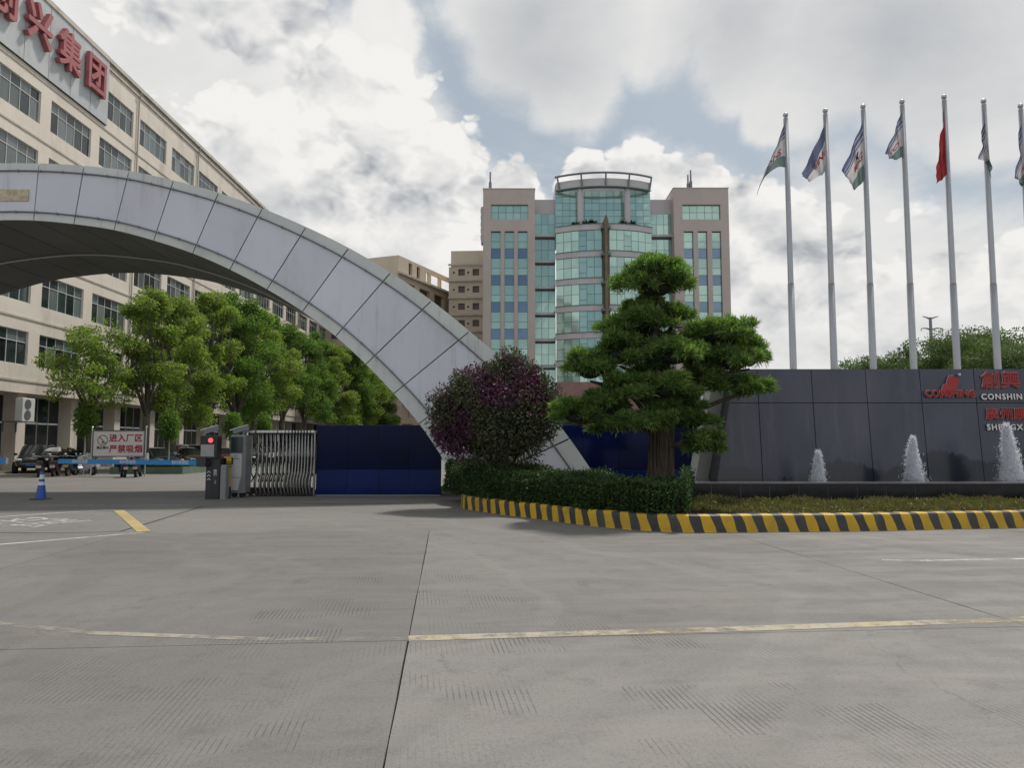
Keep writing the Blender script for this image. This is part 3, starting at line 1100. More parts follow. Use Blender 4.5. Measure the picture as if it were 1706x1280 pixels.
for z0, z1 in bands[:6]:
    bowband(z0, z1, -.16, .3, M_greyband, 'floor_band')
    bowband(z1 - .03, z1 + .05, -.24, .3, M_mull, 'band_coping')
bowband(3.0, zz(400), .09, .25, M_mull, 'glazing_frame')
for fi, (z0, z1) in enumerate(floors[:6]):
    zm = z0 + (z1 - z0) * .52
    for i in range(NP):
        ua = -XHW + i * uw
        if i == 6:
            continue
        if i in (3, 9):
            h = (z1 - z0) / 4
            rr = [(ua, ua + uw, z0, z0 + h), (ua, ua + uw, z0 + h, z1 - h), (ua, ua + uw, z1 - h, z1)]
        else:
            rr = [(ua, ua + uw, z0, zm), (ua, ua + uw, zm, z1)]
        if fi == 5 or npane[0] < 298 or True:
            panes(rr, bow, M_green2 if (i * 5 + fi * 3) % 7 == 1 else M_green, joined=(i >= 7 and fi >= 3) or fi == 5)
# lower storeys of the curved front, mostly behind the trees
lowz = floors[5][0] - .1 if len(floors) > 5 else 8.0
bowband(lowz - .85, lowz, -.16, .3, M_greyband, 'floor_band')
mb = MB()
for i in range(NP):
    ua = -XHW + i * uw
    for j in range(3):
        z1 = lowz - .9 - j * 1.5
        mb.hexa([bow(ua + .03, z1 - 1.45, .35), bow(ua + uw - .03, z1 - 1.45, .35), bow(ua + uw - .03, z1 - 1.45, .4), bow(ua + .03, z1 - 1.45, .4),
                 bow(ua + .03, z1, .35), bow(ua + uw - .03, z1, .35), bow(ua + uw - .03, z1, .4), bow(ua + .03, z1, .4)])
mb.build('lobby_glazing', M_green, tower, kind='stuff')
# penthouse glass behind the terrace, its columns and the ring beam
fnp = lambda u, z, d: (XC + u, TW + 1.0 + d, z)
mb = MB()
mb.box(XC - XHW, XC + XHW, TW + 1.09, TW + 12, zz(402), zz(140))
mb.build('penthouse_wall', M_greyband, tower)
rows = [178, 213, 250, 290, 325, 365, 400]
NX = 13
pw = 2 * XHW / NX
panes([(-XHW + i * pw, -XHW + (i + 1) * pw, zz(b), zz(a)) for i in range(NX) for a, b in zip(rows, rows[1:])], fnp, M_green, joined=True)
bulk.build('pane', [M_green, M_green2], tower, kind='stuff')
mb = MB()
mb.box(XC - XHW + .05, XC + XHW - .05, TW + 1.065, TW + 1.085, zz(402), zz(178))
mb.build('glazing_frame', M_mull, tower)
for cx in (797, 1060):
    mb = MB()
    mb.cyl((zx(cx), TW - .4, zz(398)), .42, zz(150) - zz(398), 16)
    mb.build('column', M_greyband, tower)
bowband(zz(186), zz(140), 0.15, .6, M_greyband, 'parapet')
bowband(zz(190), zz(184), 0.0, .7, M_mull, 'parapet_trim')
ringb = MB()
ringb.tube([bow(-XHW + 2 * XHW * i / 24, zz(112), -.12) for i in range(25)], .15, 8)
ringb.build('ring_beam', M_greyrail, tower)
for cx in (672, 800, 935, 1068, 1200):
    u = max(-XHW, min(XHW, zx(cx) - XC))
    a, b = Vector(bow(u, zz(112), -.12)), Vector(bow(u * .975, zz(178), .05))
    mb = MB()
    mb.tube([a, b], .12, 8)
    mb.build('ring_strut', M_greyrail, tower)
mb = MB()                                           # bronze mast on the middle of the curve
mx, my = XC - .05, bow(0, 0, -.75)[1]
mb.loft([[(mx + a * w, my + b * .35, z) for a, b in ((-1, -1), (1, -1), (1, 1), (-1, 1))] for w, z in ((.17, 4), (.2, zz(430)), (.34, zz(400)), (.1, zz(366)))])
mb.tube([(mx - .30, my + .1, 4), (mx - .30, my + .1, zz(392))], .07, 6)
mb.tube([(mx + .30, my + .1, 4), (mx + .30, my + .1, zz(392))], .07, 6)
mb.build('mast', M_bronze, tower)
for zb_ in (zz(425), zz(575), zz(730), zz(880)):
    mb = MB()
    mb.box(mx - .62, mx + .62, my - .2, my + .5, zb_ - .25, zb_ + .12)
    mb.build('mast_bracket', M_mull, tower)
mb = MB()                                           # red granite porch
mb.box(zx(640), zx(1250), TW - 7, TW - 1.8, 4.6, zz(1290))
mb.build('porch', mat('red_granite', (0.30, 0.16, 0.14), (0.25, 0.13, 0.12), 0.8, rough=0.4), tower)
for x, y0, y1 in ((291, 182, 75), (1412, 182, 92), (1428, 182, 64)):
    mb = MB()
    mb.tube([(zx(x), TW + .6, zz(y0)), (zx(x), TW + .6, zz(y0 - (y0 - y1) * .45)), (zx(x), TW + .6, zz(y0 - (y0 - y1) * .46)), (zx(x), TW + .6, zz(y1))], [.22, .20, .12, .10], 8)
    mb.build('roof_mast', M_greyrail, tower)
for x in (768, 826, 862, 1034, 1090):               # clipped plants on the terrace
    c = np.array([bow(zx(x) - XC, zz(396), .4)])
    g_ = rng_of(x)
    cc = np.repeat(c, 70, 0)
    dd = g_.normal(size=(70, 3)) * [1, .6, 1]
    dd[:, 2] = abs(dd[:, 2]) * .8
    quads_mesh('terrace_plant', leaf_quads(cc - np.array(root_loc(tower)), dd, .75, .14, g_), leafmat('terrace_leaf', [(0.02, .04, .02), (.04, .06, .03)]), tower)
mb = MB()
for i in range(5):                                  # conditioner boxes on the left flank
    mb.box(zx(252) - .38, zx(252) - .02, TW + 1.0, TW + 2.0, zz(300 + i * 38), zz(280 + i * 38))
mb.box(zx(252) - .3, zx(252) - .02, TW + .6, TW + 2.2, zz(480), zz(275))
mb.build('flank_units', M_greyband, tower)

# ------------------------------------------------------------------ two cream blocks behind
blk = thing('apartment_block', 'cream block with small square windows tucked against the left wing of the glass tower', 'building', (-12, 135, 0))
fnb = lambda u, z, d: (u, 124 + d - (u + 10) * .06, z)
xa, xb = P(747.5, 500, 124).x, -2.5
rowsb = [454, 482.5, 511, 539, 568, 596]
opsb = []
for yy in rowsb:
    for xc in (769, 793):
        a = P(xc - 5.5, yy + 5.5, 124)
        b = P(xc + 5.5, yy - 5.5, 124)
        opsb.append((a.x, b.x, a.z, b.z))
M_block = mat('cream_render', (0.68, 0.575, 0.46), (0.62, 0.52, 0.41), 0.2, rough=0.8, dirt=(0.48, 0.41, 0.34), dscale=0.15)
ztop = P(750, 417, 124).z
mb = MB()
facade(mb, fnb, xa, xb, 0, P(750, 445, 124).z, opsb, .5)
mb.hexa([fnb(xa, 0, .6), fnb(xb, 0, .6), fnb(xb, 0, 14), fnb(xa, 0, 14), fnb(xa, P(750, 445, 124).z, .6), fnb(xb, P(750, 445, 124).z, .6), fnb(xb, P(750, 445, 124).z, 14), fnb(xa, P(750, 445, 124).z, 14)])
mb.face([fnb(xa, 0, 0), fnb(xa, 0, .6), fnb(xa, P(750, 445, 124).z, .6), fnb(xa, P(750, 445, 124).z, 0)])
mb.hexa([fnb(xa + .3, P(750, 445, 124).z, .5), fnb(xb, P(750, 445, 124).z, .5), fnb(xb, P(750, 445, 124).z, 12), fnb(xa + .3, P(750, 445, 124).z, 12),
         fnb(xa + .3, ztop, .5), fnb(xb, ztop, .5), fnb(xb, ztop, 12), fnb(xa + .3, ztop, 12)])
mb.build('wall', M_block, blk)
for yy in [443] + [y + 15.5 for y in rowsb]:
    z = P(750, yy, 124).z
    mb = MB()
    mb.hexa([fnb(xa - .1, z, -.28), fnb(xb, z, -.28), fnb(xb, z, .02), fnb(xa - .1, z, .02), fnb(xa - .1, z + .28, -.28), fnb(xb, z + .28, -.28), fnb(xb, z + .28, .02), fnb(xa - .1, z + .28, .02)])
    mb.build('floor_ledge', M_creamtrim, blk)
M_shut = mat('brown_window', (0.11, 0.08, 0.07), (0.16, 0.12, 0.10), 4.0, rough=0.4, stretch=(6, 1, 1))
for a, b, c, d in opsb:
    mb = MB()
    mb.hexa([fnb(a, c, .3), fnb(b, c, .3), fnb(b, c, .4), fnb(a, c, .4), fnb(a, d, .3), fnb(b, d, .3), fnb(b, d, .4), fnb(a, d, .4)])
    mb.build('window', M_shut, blk)
    mb = MB()
    x_, y_, z_ = fnb(a - .75, (c + d) / 2 - .05, -.04)
    mb.cyl((x_, y_, z_), .17, .06, 10, 'y')
    mb.build('vent_hole', M_dark, blk)
# second block: turned, with an open roof frame
blk2 = thing('apartment_block', 'cream block turned sideways with an open concrete roof frame behind the arch', 'building', (-25, 125, 0))
c2 = P(662, 600, 115)
c2.z = 0
dR, dL = Vector((.372, .928, 0)), Vector((-.928, .372, 0))


def f2(u, z, d):
    p = c2 + dR * u + Vector((-.928, .372, 0)) * d
    return (p.x, p.y, z)


zt, zl = P(662, 425, 115).z, P(662, 455, 115).z
mb = MB()
o2 = []
for fl in range(8):
    z = zl - 3.3 - fl * 3.2
    for i in range(6):
        o2.append((1.6 + i * 5.2, 5.2 + i * 5.2, z, z + 2.3))
facade(mb, f2, 0, 34, 0, zl, o2, .8)
for (u, d0, d1) in ((0, 0, 22), (34, 0, 22)):
    mb.face([f2(u, 0, d0), f2(u, 0, d1), f2(u, zl, d1), f2(u, zl, d0)])
mb.face([f2(0, zl, 0), f2(34, zl, 0), f2(34, zl, 22), f2(0, zl, 22)])
mb.face([f2(0, 0, .85), f2(34, 0, .85), f2(34, zl, .85), f2(0, zl, .85)])
# stair head at the near end with two slots
facade(mb, f2, 0, 9, zl, zt, [(3.2, 4.3, zl + .5, zl + 2.4), (5.8, 6.9, zl + .5, zl + 2.4)], .4)
for (u, d0, d1) in ((0, 0, 14), (9, 0, 14)):
    mb.face([f2(u, zl, d0), f2(u, zl, d1), f2(u, zt, d1), f2(u, zt, d0)])
mb.face([f2(0, zt, 0), f2(9, zt, 0), f2(9, zt, 14), f2(0, zt, 14)])
mb.face([f2(0, zl, .45), f2(9, zl, .45), f2(9, zt - .05, .45), f2(0, zt - .05, .45)], 1)
mb.build('wall', [M_block, M_shut], blk2)
mb = MB()
for u in (10.2, 14, 18.6, 23.2, 27.8, 32.4, 33.6):
    mb.hexa([f2(u, zl, 0), f2(u + .55, zl, 0), f2(u + .55, zl, .5), f2(u, zl, .5), f2(u, zt - .7, 0), f2(u + .55, zt - .7, 0), f2(u + .55, zt - .7, .5), f2(u, zt - .7, .5)])
mb.hexa([f2(9, zt - .7, 0), f2(34, zt - .7, 0), f2(34, zt - .7, .5), f2(9, zt - .7, .5), f2(9, zt, 0), f2(34, zt, 0), f2(34, zt, .5), f2(9, zt, .5)])
mb.build('roof_frame', M_block, blk2)
for a, b, c, d in o2[:36]:
    mb = MB()
    mb.hexa([f2(a, c, .6), f2(b, c, .6), f2(b, c, .7), f2(a, c, .7), f2(a, d, .6), f2(b, d, .6), f2(b, d, .7), f2(a, d, .7)])
    mb.build('window', M_shut, blk2)
for fl in range(9):                                 # windows of the narrow end
    z = zl - 3.3 - fl * 3.2
    for i in range(5):
        d0 = 1.6 + i * 4.0
        mb = MB()
        mb.hexa([f2(-.06, z, d0), f2(-.06, z, d0 + 2.6), f2(.02, z, d0 + 2.6), f2(.02, z, d0), f2(-.06, z + 1.9, d0), f2(-.06, z + 1.9, d0 + 2.6), f2(.02, z + 1.9, d0 + 2.6), f2(.02, z + 1.9, d0)])
        mb.build('window', M_winblind, blk2)
mb = MB()
mb.hexa([f2(-.4, zl - .1, -.5), f2(34, zl - .1, -.5), f2(34, zl - .1, .02), f2(-.4, zl - .1, .02), f2(-.4, zl + .25, -.5), f2(34, zl + .25, -.5), f2(34, zl + .25, .02), f2(-.4, zl + .25, .02)])
mb.build('eaves', M_creamtrim, blk2)

print('tower panes', npane[0])
# ------------------------------------------------------------------ striped kerb and planting bed
kerb_px = [(770, 846.5), (792, 851), (831, 857), (884, 863.5), (940, 871), (974, 875.5), (1009, 879), (1044, 882.5), (1081, 885), (1120, 887), (1160, 888), (1195, 887.8), (1303, 886.5),
           (1442, 885), (1572, 882), (1695, 880)]
kp = [Vector((-.9, 22.4, 0)), Vector((-1.35, 21.3, 0))] + [G(*q_) for q_ in kerb_px]
e_ = (kp[-1] - kp[-3]).normalized()
kp += [kp[-1] + e_ * 4, kp[-1] + e_ * 9]


def path_resample(p, step):
    L = [0.0]
    fine = []
    n = (len(p) - 1) * 12
    for i in range(n + 1):
        fine.append(cr(p, i / 12 * 0.999999))
    for a, b in zip(fine, fine[1:]):
        L.append(L[-1] + (b - a).length)
    out = []
    s = 0.0
    j = 0
    while s < L[-1]:
        while L[j + 1] < s:
            j += 1
        t = (s - L[j]) / max(L[j + 1] - L[j], 1e-9)
        out.append(lerp(fine[j], fine[j + 1], t))
        s += step
    return out


KH = 0.32
STEP = 0.025
kpath = path_resample(kp, STEP)
M_kyel = mat('yellow_kerb_paint', (0.64, 0.40, 0.018), (0.54, 0.33, 0.02), 3.0, rough=0.6, bump=0.15, bscale=14, dirt=(0.26, 0.17, 0.05), dscale=1.6)
M_kblk = mat('black_kerb_paint', (0.035, 0.036, 0.036), (0.06, 0.057, 0.052), 3.0, rough=0.6, bump=0.15, bscale=14, dirt=(0.10, 0.09, 0.08), dscale=1.4)


def perp(path, i):
    d = path[min(i + 1, len(path) - 1)] - path[max(i - 1, 0)]
    return d.cross(Vector((0, 0, 1))).normalized()      # to the right of travel, that is out towards the road


zs = [0.0, .02, .10, .18, .255, .30, KH, KH]
outs = [0.02, .012, .006, 0.0, -.006, -.02, -.055, -.24]
N = len(kpath)


def kerb_pt(s, j):                                  # the stripes lean, so higher points lie further back along the kerb
    s = s - .105 * zs[j] / KH + (.012 * math.sin(s * 41 + j) if j else 0)
    i = int(min(max(s / STEP, 0), N - 2))
    p = lerp(kpath[i], kpath[i + 1], min(max(s / STEP - i, 0), 1))
    n = perp(kpath, i)
    return (p.x + n.x * outs[j], p.y + n.y * outs[j], zs[j])


mb = MB()
s_ = .12
LEN = (N - 2) * STEP
k = 0
while s_ < LEN - .4:
    wdt = (.205 if k % 2 == 0 else .19) + rnd.uniform(-.012, .012)
    for q_ in range(4):
        for j in range(len(zs) - 1):
            sa, sb = s_ + wdt * q_ / 4, s_ + wdt * (q_ + 1) / 4
            mb.face([kerb_pt(sa, j), kerb_pt(sb, j), kerb_pt(sb, j + 1), kerb_pt(sa, j + 1)], k % 2)
    s_ += wdt
    k += 1
kb = mb.build('striped_kerb', [M_kyel, M_kblk], kind='structure')
# soil of the bed
M_soil = mat('bed_soil', (0.07, 0.06, 0.04), (0.045, 0.038, 0.028), 3, rough=0.95, bump=0.4)
mb = MB()
ks = kpath[::16]
inner = [ks[i] - perp(ks, i) * .2 for i in range(len(ks))]
for a, b in zip(inner, inner[1:]):
    mb.face([(a.x, a.y, .26), (b.x, b.y, .26), (b.x, max(b.y + .5, 17.2), .30), (a.x, max(a.y + .5, 17.2), .30)])
mb.build('soil', M_soil, kind='structure')

# ------------------------------------------------------------------ black granite pool and sign wall
M_gran = mat('polished_black_granite', (0.012, 0.013, 0.018), (0.02, 0.021, 0.028), 6.0, rough=0.12, spec=0.5, rnd=0.15)
M_ledge = mat('ledge_granite_painted_sheen', (0.22, 0.22, 0.24), (0.15, 0.15, 0.17), 2.0, rough=0.18)  # grey lightened to paint in the reflection along the wet edge
M_slate = mat('dark_grey_granite', (0.074, 0.079, 0.120), (0.052, 0.056, 0.088), 1.1, rough=0.3, spec=0.5, rnd=0.10, stretch=(1, 1, .35), bump=0.03, bscale=18,
              dirt=(0.10, 0.10, 0.125), dscale=0.35, streak=(0.12, 0.12, 0.145), spots=(.5, .75))


def wet_splash(m):                                  # spray keeps the foot of the wall wet: darker and glossier, with a ragged tide line
    q = NT(m.node_tree)
    bs = m.node_tree.nodes['Principled BSDF']
    pos = q.n('ShaderNodeNewGeometry').outputs['Position']
    sp = q.n('ShaderNodeSeparateXYZ')
    q.put(sp.inputs[0], pos)
    wave = q.m('ADD', q.m('MULTIPLY', q.m('SINE', q.m('ADD', q.m('MULTIPLY', sp.outputs[0], 2.45), .2)), .17), q.m('MULTIPLY', q.ss(sp.outputs[0], 6.0, 12.5), .45))
    edge = q.m('ADD', q.m('ADD', wave, .95), q.m('MULTIPLY', q.m('SUBTRACT', q.noise(q.v('MULTIPLY', pos, (5, 5, .8)), 1.0, 5.0), .5), .42))
    wet = q.ss(q.m('SUBTRACT', edge, sp.outputs[2]), -.02, .10)
    lk = bs.inputs['Base Color'].links[0].from_socket
    q.put(bs.inputs['Base Color'], q.mix(q.m('MULTIPLY', wet, .75), lk, (0.012, 0.015, 0.019)))
    q.put(bs.inputs['Roughness'], q.ss(wet, 0, 1, .30, .12))


wet_splash(M_slate)
M_water = mat('pool_water', (0.02, 0.03, 0.035), rough=0.05, spec=0.6, bump=0.35, bscale=4)
M_backconc = mat('pale_concrete', (0.40, 0.385, 0.36), (0.33, 0.32, 0.30), 0.8, rough=0.8, dirt=(0.22, 0.21, 0.19), dscale=0.5)
pool = thing('fountain_pool', 'long low black granite pool wall with a pale ledge behind the grass', 'fountain pool', (9, 17, 0))
PZ = 0.775
PX0, PX1 = 2.5, 17.5
mb = MB()
mb.box(PX0, PX1, 17.012, 17.25, 0, PZ - .04)
mb.box(PX0, PX0 + .22, 17.26, 19.5, 0, PZ - .04)
mb.build('wall_core', mat('pale_grout', (0.30, 0.30, 0.31), rough=.8), pool)
x = 2.52
pit = .655
while x < PX1 - .1:
    mb = MB()
    mb.box(x + .006, x + pit - .006, 17.0, 17.028, .02, PZ - .045)
    mb.build('granite_panel', M_gran, pool)
    x += pit
mb = MB()
mb.box(PX0 - .03, PX1, 16.97, 17.28, PZ - .04, PZ - .012)
mb.build('ledge', M_ledge, pool)
mb = MB()
n = 60
for i in range(n):
    xa, xb = PX0 + .22 + (PX1 - PX0 - .22) * i / n, PX0 + .22 + (PX1 - PX0 - .22) * (i + 1) / n
    mb.face([(xa, 17.26, PZ - .025), (xb, 17.26, PZ - .025), (xb, 19.4, PZ - .025), (xa, 19.4, PZ - .025)])
mb.build('pool_water', M_water, pool)

swall = thing('sign_wall', 'dark grey granite sign wall leaning back behind the fountains', 'sign wall', (11, 19.4, 0))
ZT, ZJ, ZB = 3.58, 2.69, 0.25
yface = lambda z: 19.12 + (z - .3) * .085
lx = lambda z: 5.11 + (z - .3) * .21
cols = [6.36 + 1.405 * i for i in range(9)]


def wallpanel(xs0, xs1, z0, z1):
    mb = MB()
    g = .009
    a0, a1 = xs0(z0) + g, xs0(z1) + g
    b0, b1 = xs1(z0) - g, xs1(z1) - g
    jy = rnd.uniform(-.004, .004)
    mb.hexa([(a0, yface(z0 + g) + jy, z0 + g), (b0, yface(z0 + g) + jy, z0 + g), (b0, yface(z0) + .05, z0 + g), (a0, yface(z0) + .05, z0 + g),
             (a1, yface(z1 - g) + jy, z1 - g), (b1, yface(z1 - g) + jy, z1 - g), (b1, yface(z1) + .05, z1 - g), (a1, yface(z1) + .05, z1 - g)])
    return mb.build('granite_panel', M_slate, swall)


for z0, z1 in ((ZB, ZJ), (ZJ, ZT)):
    wallpanel(lx, lambda z: cols[0], z0, z1)
    for a, b in zip(cols, cols[1:]):
        wallpanel(lambda z, a=a: a, lambda z, b=b: b, z0, z1)
mb = MB()
mb.hexa([(lx(0) + .02, yface(0) + .06, 0), (cols[-1], yface(0) + .06, 0), (cols[-1], 20.1, 0), (lx(0) + .02, 20.1, 0),
         (lx(ZT) + .02, yface(ZT) + .06, ZT - .01), (cols[-1], yface(ZT) + .06, ZT - .01), (cols[-1], 20.1, ZT - .01), (lx(ZT) + .02, 20.1, ZT - .01)])
mb.build('wall_core', M_seam, swall)
mb = MB()
mb.hexa([(lx(0) - .3, 20.12, 0), (cols[-1], 20.12, 0), (cols[-1], 20.9, 0), (lx(0) - .3, 20.9, 0),
         (lx(ZT) - .36, 20.12, ZT - .05), (cols[-1], 20.12, ZT - .05), (cols[-1], 20.9, ZT - .05), (lx(ZT) - .36, 20.9, ZT - .05)])
mb.build('back_wall', M_backconc, swall)
M_silver = mat('silver_sign_letter', (0.62, 0.62, 0.62), (0.5, 0.5, 0.5), 6, rough=0.3, metal=0.6)


def wfn(xc, zc):
    def fn(x, y, d):
        z = zc + y
        return (xc + x, yface(z) - .035 - d, z)
    return fn


def red_text(ch, px, py, size, sx=1.0, sy=1.0):
    p = P(px, py, 19.3)
    lettering('raised_character', ch, wfn(p.x, p.z), M_red, swall, size=size, extrude=.030, offset=.004 * size / .6, stretch=(sx, sy))
    fn = wfn(p.x, p.z)
    lettering('character_edge', ch, lambda x, y, d: (fn(x, y, 0)[0], fn(x, y, 0)[1] + .016 - d, fn(x, y, 0)[2]), M_outline, swall, size=size, extrude=.012, offset=.014 * size / .6, stretch=(sx, sy))


red_text('創', 1652, 635.5, .50, 1.0, .95)
red_text('興', 1685, 635.5, .50, 1.0, .95)
red_text('廣', 1651.5, 691.5, .33, 1.0, 1.0)
red_text('州', 1675.5, 691.5, .33, 1.0, 1.0)
red_text('勝', 1698.5, 691.5, .33, 1.0, 1.0)
for body, pxl, py in (('CONSHIN', 1636, 661.5), ('SHENGX', 1643, 712.5)):
    p = P(pxl, py, 19.25)
    lettering('raised_letters', body, wfn(p.x, p.z), M_silver, swall, size=.205, extrude=.018, offset=.006, align='LEFT', spacing=1.22, stretch=(1.0, 1.0))
# emblem: a rearing animal above red capitals
emb = [(425, 660), (455, 500), (480, 465), (520, 450), (535, 390), (560, 345), (575, 325), (595, 345), (612, 318), (632, 322), (640, 345), (670, 380), (690, 385), (705, 365), (708, 395), (722, 400), (705, 425),
       (690, 470), (680, 510), (655, 525), (648, 560), (640, 600), (615, 560), (605, 620), (585, 600), (560, 620), (520, 600), (490, 640), (470, 600), (450, 660)]
pe = [P(1520 + a / 9.145, 590 + b / 9.145, 19.3) for a, b in emb]
for m, nm, grow, d0, d1 in ((M_outline, 'emblem_edge', 1.035, .0, .028), (M_red, 'emblem', 1.0, .0, .05)):
    cx_, cz_ = sum(p.x for p in pe) / len(pe), sum(p.z for p in pe) / len(pe)
    poly = [((p.x - cx_) * grow, (p.z - cz_) * grow) for p in pe]
    mb = MB()
    fn = wfn(cx_, cz_)
    mb.prism(poly[::-1], lambda x, y, d: fn(x, y, d), d0, d1)
    mb.build(nm, m, swall)
p = P(1584, 656.5, 19.27)
fnq = wfn(p.x, p.z)
lettering('raised_letters', 'CONSHING', lambda x, y, d: fnq(x, y, d + .02), M_red, swall, size=.245, extrude=.030, offset=.004, stretch=(1.0, 1.0), spacing=1.02)
lettering('letter_edge', 'CONSHING', lambda x, y, d: fnq(x, y, d + .005), M_outline, swall, size=.245, extrude=.012, offset=.011, stretch=(1.0, 1.0), spacing=1.02)
p = P(1596, 624.5, 19.35)
mb = MB()
mb.cyl((p.x, yface(p.z) - .12, p.z), .03, .11, 10, 'y')
mb.build('spot_lamp', M_silver, swall)

# fountains: white foaming jets
M_foam = mat('white_water', (0.90, 0.91, 0.93), (0.82, 0.83, 0.87), 9.0, rough=0.35)
q = NT(M_foam.node_tree)
tr_ = q.n('ShaderNodeBsdfTranslucent')
q.put(tr_.inputs[0], (0.95, 0.96, 1.0, 1))
mx_ = q.n('ShaderNodeMixShader')
mx_.inputs[0].default_value = .5
q.put(mx_.inputs[1], M_foam.node_tree.nodes['Principled BSDF'].outputs[0])
q.put(mx_.inputs[2], tr_.outputs[0])
q.put(M_foam.node_tree.nodes['Material Output'].inputs[0], mx_.outputs[0])
for px, ptop, w, lab in ((1363, 751, 21, 'smallest of the three fountain jets, left on the pool'), (1524, 727, 28, 'middle sized white fountain jet in the centre of the pool'),
                         (1686, 706, 35, 'tallest white fountain jet in front of the silver lettering')):
    base = P(px, 803, 18.1)
    top = P(px, ptop, 18.1)
    base.z = PZ - .03
    H, R = top.z - base.z, w / FPX * 18.1 / 2
    g_ = rng_of(px)
    jet = thing('fountain_jet', lab, 'fountain jet', base, group='fountain jets in the pool')
    prof = lambda t: R * (.12 + .72 * (1 - t) ** .85)
    mb = MB()
    rings = []
    for i in range(16):
        t = i / 15
        rr = prof(t) * .82
        ox, oy = .05 * H * math.sin(t * 3 + px), 0.02
        rings.append([(base.x + math.cos(a) * rr * (1 + .16 * g_.normal()) + ox * t, base.y + math.sin(a) * rr * (1 + .28 * g_.normal()), base.z + t * H * (.96 + .02 * g_.normal())) for a in [2 * math.pi * k / 14 for k in range(14)]])
    mb.loft(rings)
    mb.build('water_column', M_foam, jet, smooth=False)
    n = int(9000 * (H / 1.4) ** 1.2)
    t = g_.random(n) ** 1.25
    a = g_.random(n) * 2 * math.pi
    rr = np.array([prof(v) for v in t]) * (.70 + .30 * np.abs(g_.normal(size=n)) ** 1.4)
    c = np.stack([np.cos(a) * rr + .05 * H * np.sin(t * 3 + px) * t, np.sin(a) * rr, t * H * 1.0], 1)
    d = np.stack([np.cos(a) * .16 + g_.normal(size=n) * .1, np.sin(a) * .16, g_.uniform(-1.8, .35, n)], 1)
    quads_mesh('water_drops', leaf_quads(c, d, .065, .013, g_), M_foam, jet, kind='stuff')

# ------------------------------------------------------------------ hedge, bush, ground cover
M_hedge = leafmat('hedge_leaf', [(0.028, 0.058, 0.022), (0.052, 0.10, 0.034), (0.10, 0.165, 0.05)], 0.3)
M_grass = leafmat('ground_cover_leaf', [(0.11, 0.105, 0.035), (0.15, 0.16, 0.05), (0.22, 0.18, 0.075), (0.12, 0.15, 0.045), (0.20, 0.11, 0.06)], 0.3)
M_bushg = leafmat('bush_leaf', [(0.045, 0.07, 0.032), (0.08, 0.11, 0.045), (0.13, 0.15, 0.065), (0.10, 0.06, 0.055)], 0.15)
M_bushp = leafmat('bush_flower', [(0.11, 0.04, 0.095), (0.22, 0.045, 0.19), (0.09, 0.045, 0.07), (0.12, 0.07, 0.08)], 0.25)
M_twig = mat('twig_bark', (0.10, 0.08, 0.06), (0.06, 0.05, 0.04), 8, rough=0.9)
# hedge: follows the kerb from the gate to its square end, a near-black core painting the inner shade, with a shell of leaves
hkp = [Vector((-2.15, 22.4, 0)), Vector((-1.8, 21.2, 0))] + kp[2:]
hp = path_resample(hkp, .1)
hend = max(i for i in range(len(hp)) if hp[i].x < G(1143, 887).x)
hp = hp[3:hend]
hn = len(hp)
g_ = rng_of(5)
htop = lambda s: 1.12 - .31 * s + .05 * math.sin(s * 22) + .035 * math.sin(s * 51)
HD = 1.7
hrings = []
for i in range(hn):
    n_ = perp(hp, i)
    s = i / hn
    p0, p1 = hp[i] - n_ * .24, hp[i] - n_ * (.24 + HD)
    hrings.append([(p0.x, p0.y, .25), (p0.x, p0.y, htop(s) - .22), (lerp(p0, p1, .12).x, lerp(p0, p1, .12).y, htop(s) - .1),
                   (lerp(p0, p1, .88).x, lerp(p0, p1, .88).y, htop(s) - .1), (p1.x, p1.y, htop(s) - .2), (p1.x, p1.y, .25)])
hedge = thing('hedge', 'dark green clipped hedge curving behind the striped kerb', 'hedge', (0, 17, 0))
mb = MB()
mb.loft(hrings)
mb.build('dark_shade_core', mat('hedge_shade', (0.012, 0.016, 0.009), rough=1.0), hedge)  # near-black solid, its colour stands in for shade between the leaves
cs, ds = [], []
NL = 56000
si = g_.random(NL)
w = g_.random(NL)
for k in range(NL):
    i = min(int(si[k] * (hn - 1)), hn - 2)
    n_ = perp(hp, i)
    s = si[k]
    hh = htop(s)
    q_ = hp[i]
    if w[k] < .50:                                  # front face
        z = .27 + (hh - .25) * g_.random() ** .9
        bulge = -.18 + .11 * math.sin(z * 5 + i * .33) * .5 + g_.normal() * .045 + .05 * math.sin(i * .5)
        off = bulge - (.10 if z > hh - .1 else 0)
        nrm = (n_.x, n_.y, .5)
    elif w[k] < .90:                                # top
        off = -.28 - HD * g_.random()
        z = hh - .04 + g_.normal() * .035 + .03 * math.sin(off * 6 + i * .3)
        nrm = (0, 0, 1)
    else:                                           # end face
        i = hn - 1
        n_ = perp(hp, i)
        q_ = hp[i] + (hp[i] - hp[i - 1]).normalized() * (.08 + g_.normal() * .04)
        off = -.2 - HD * g_.random()
        z = .27 + (hh - .25) * g_.random()
        nrm = (1, -.3, .4)
    cs.append((q_.x + n_.x * off, q_.y + n_.y * off, z))
    ds.append(nrm)
cs, ds = np.array(cs), unit(np.array(ds))
dd = unit(ds * .7 + g_.normal(size=cs.shape) * .75)
quads_mesh('leaves', leaf_quads(cs - np.array(root_loc(hedge)), dd, .062, .034, g_), M_hedge, hedge, kind='stuff')

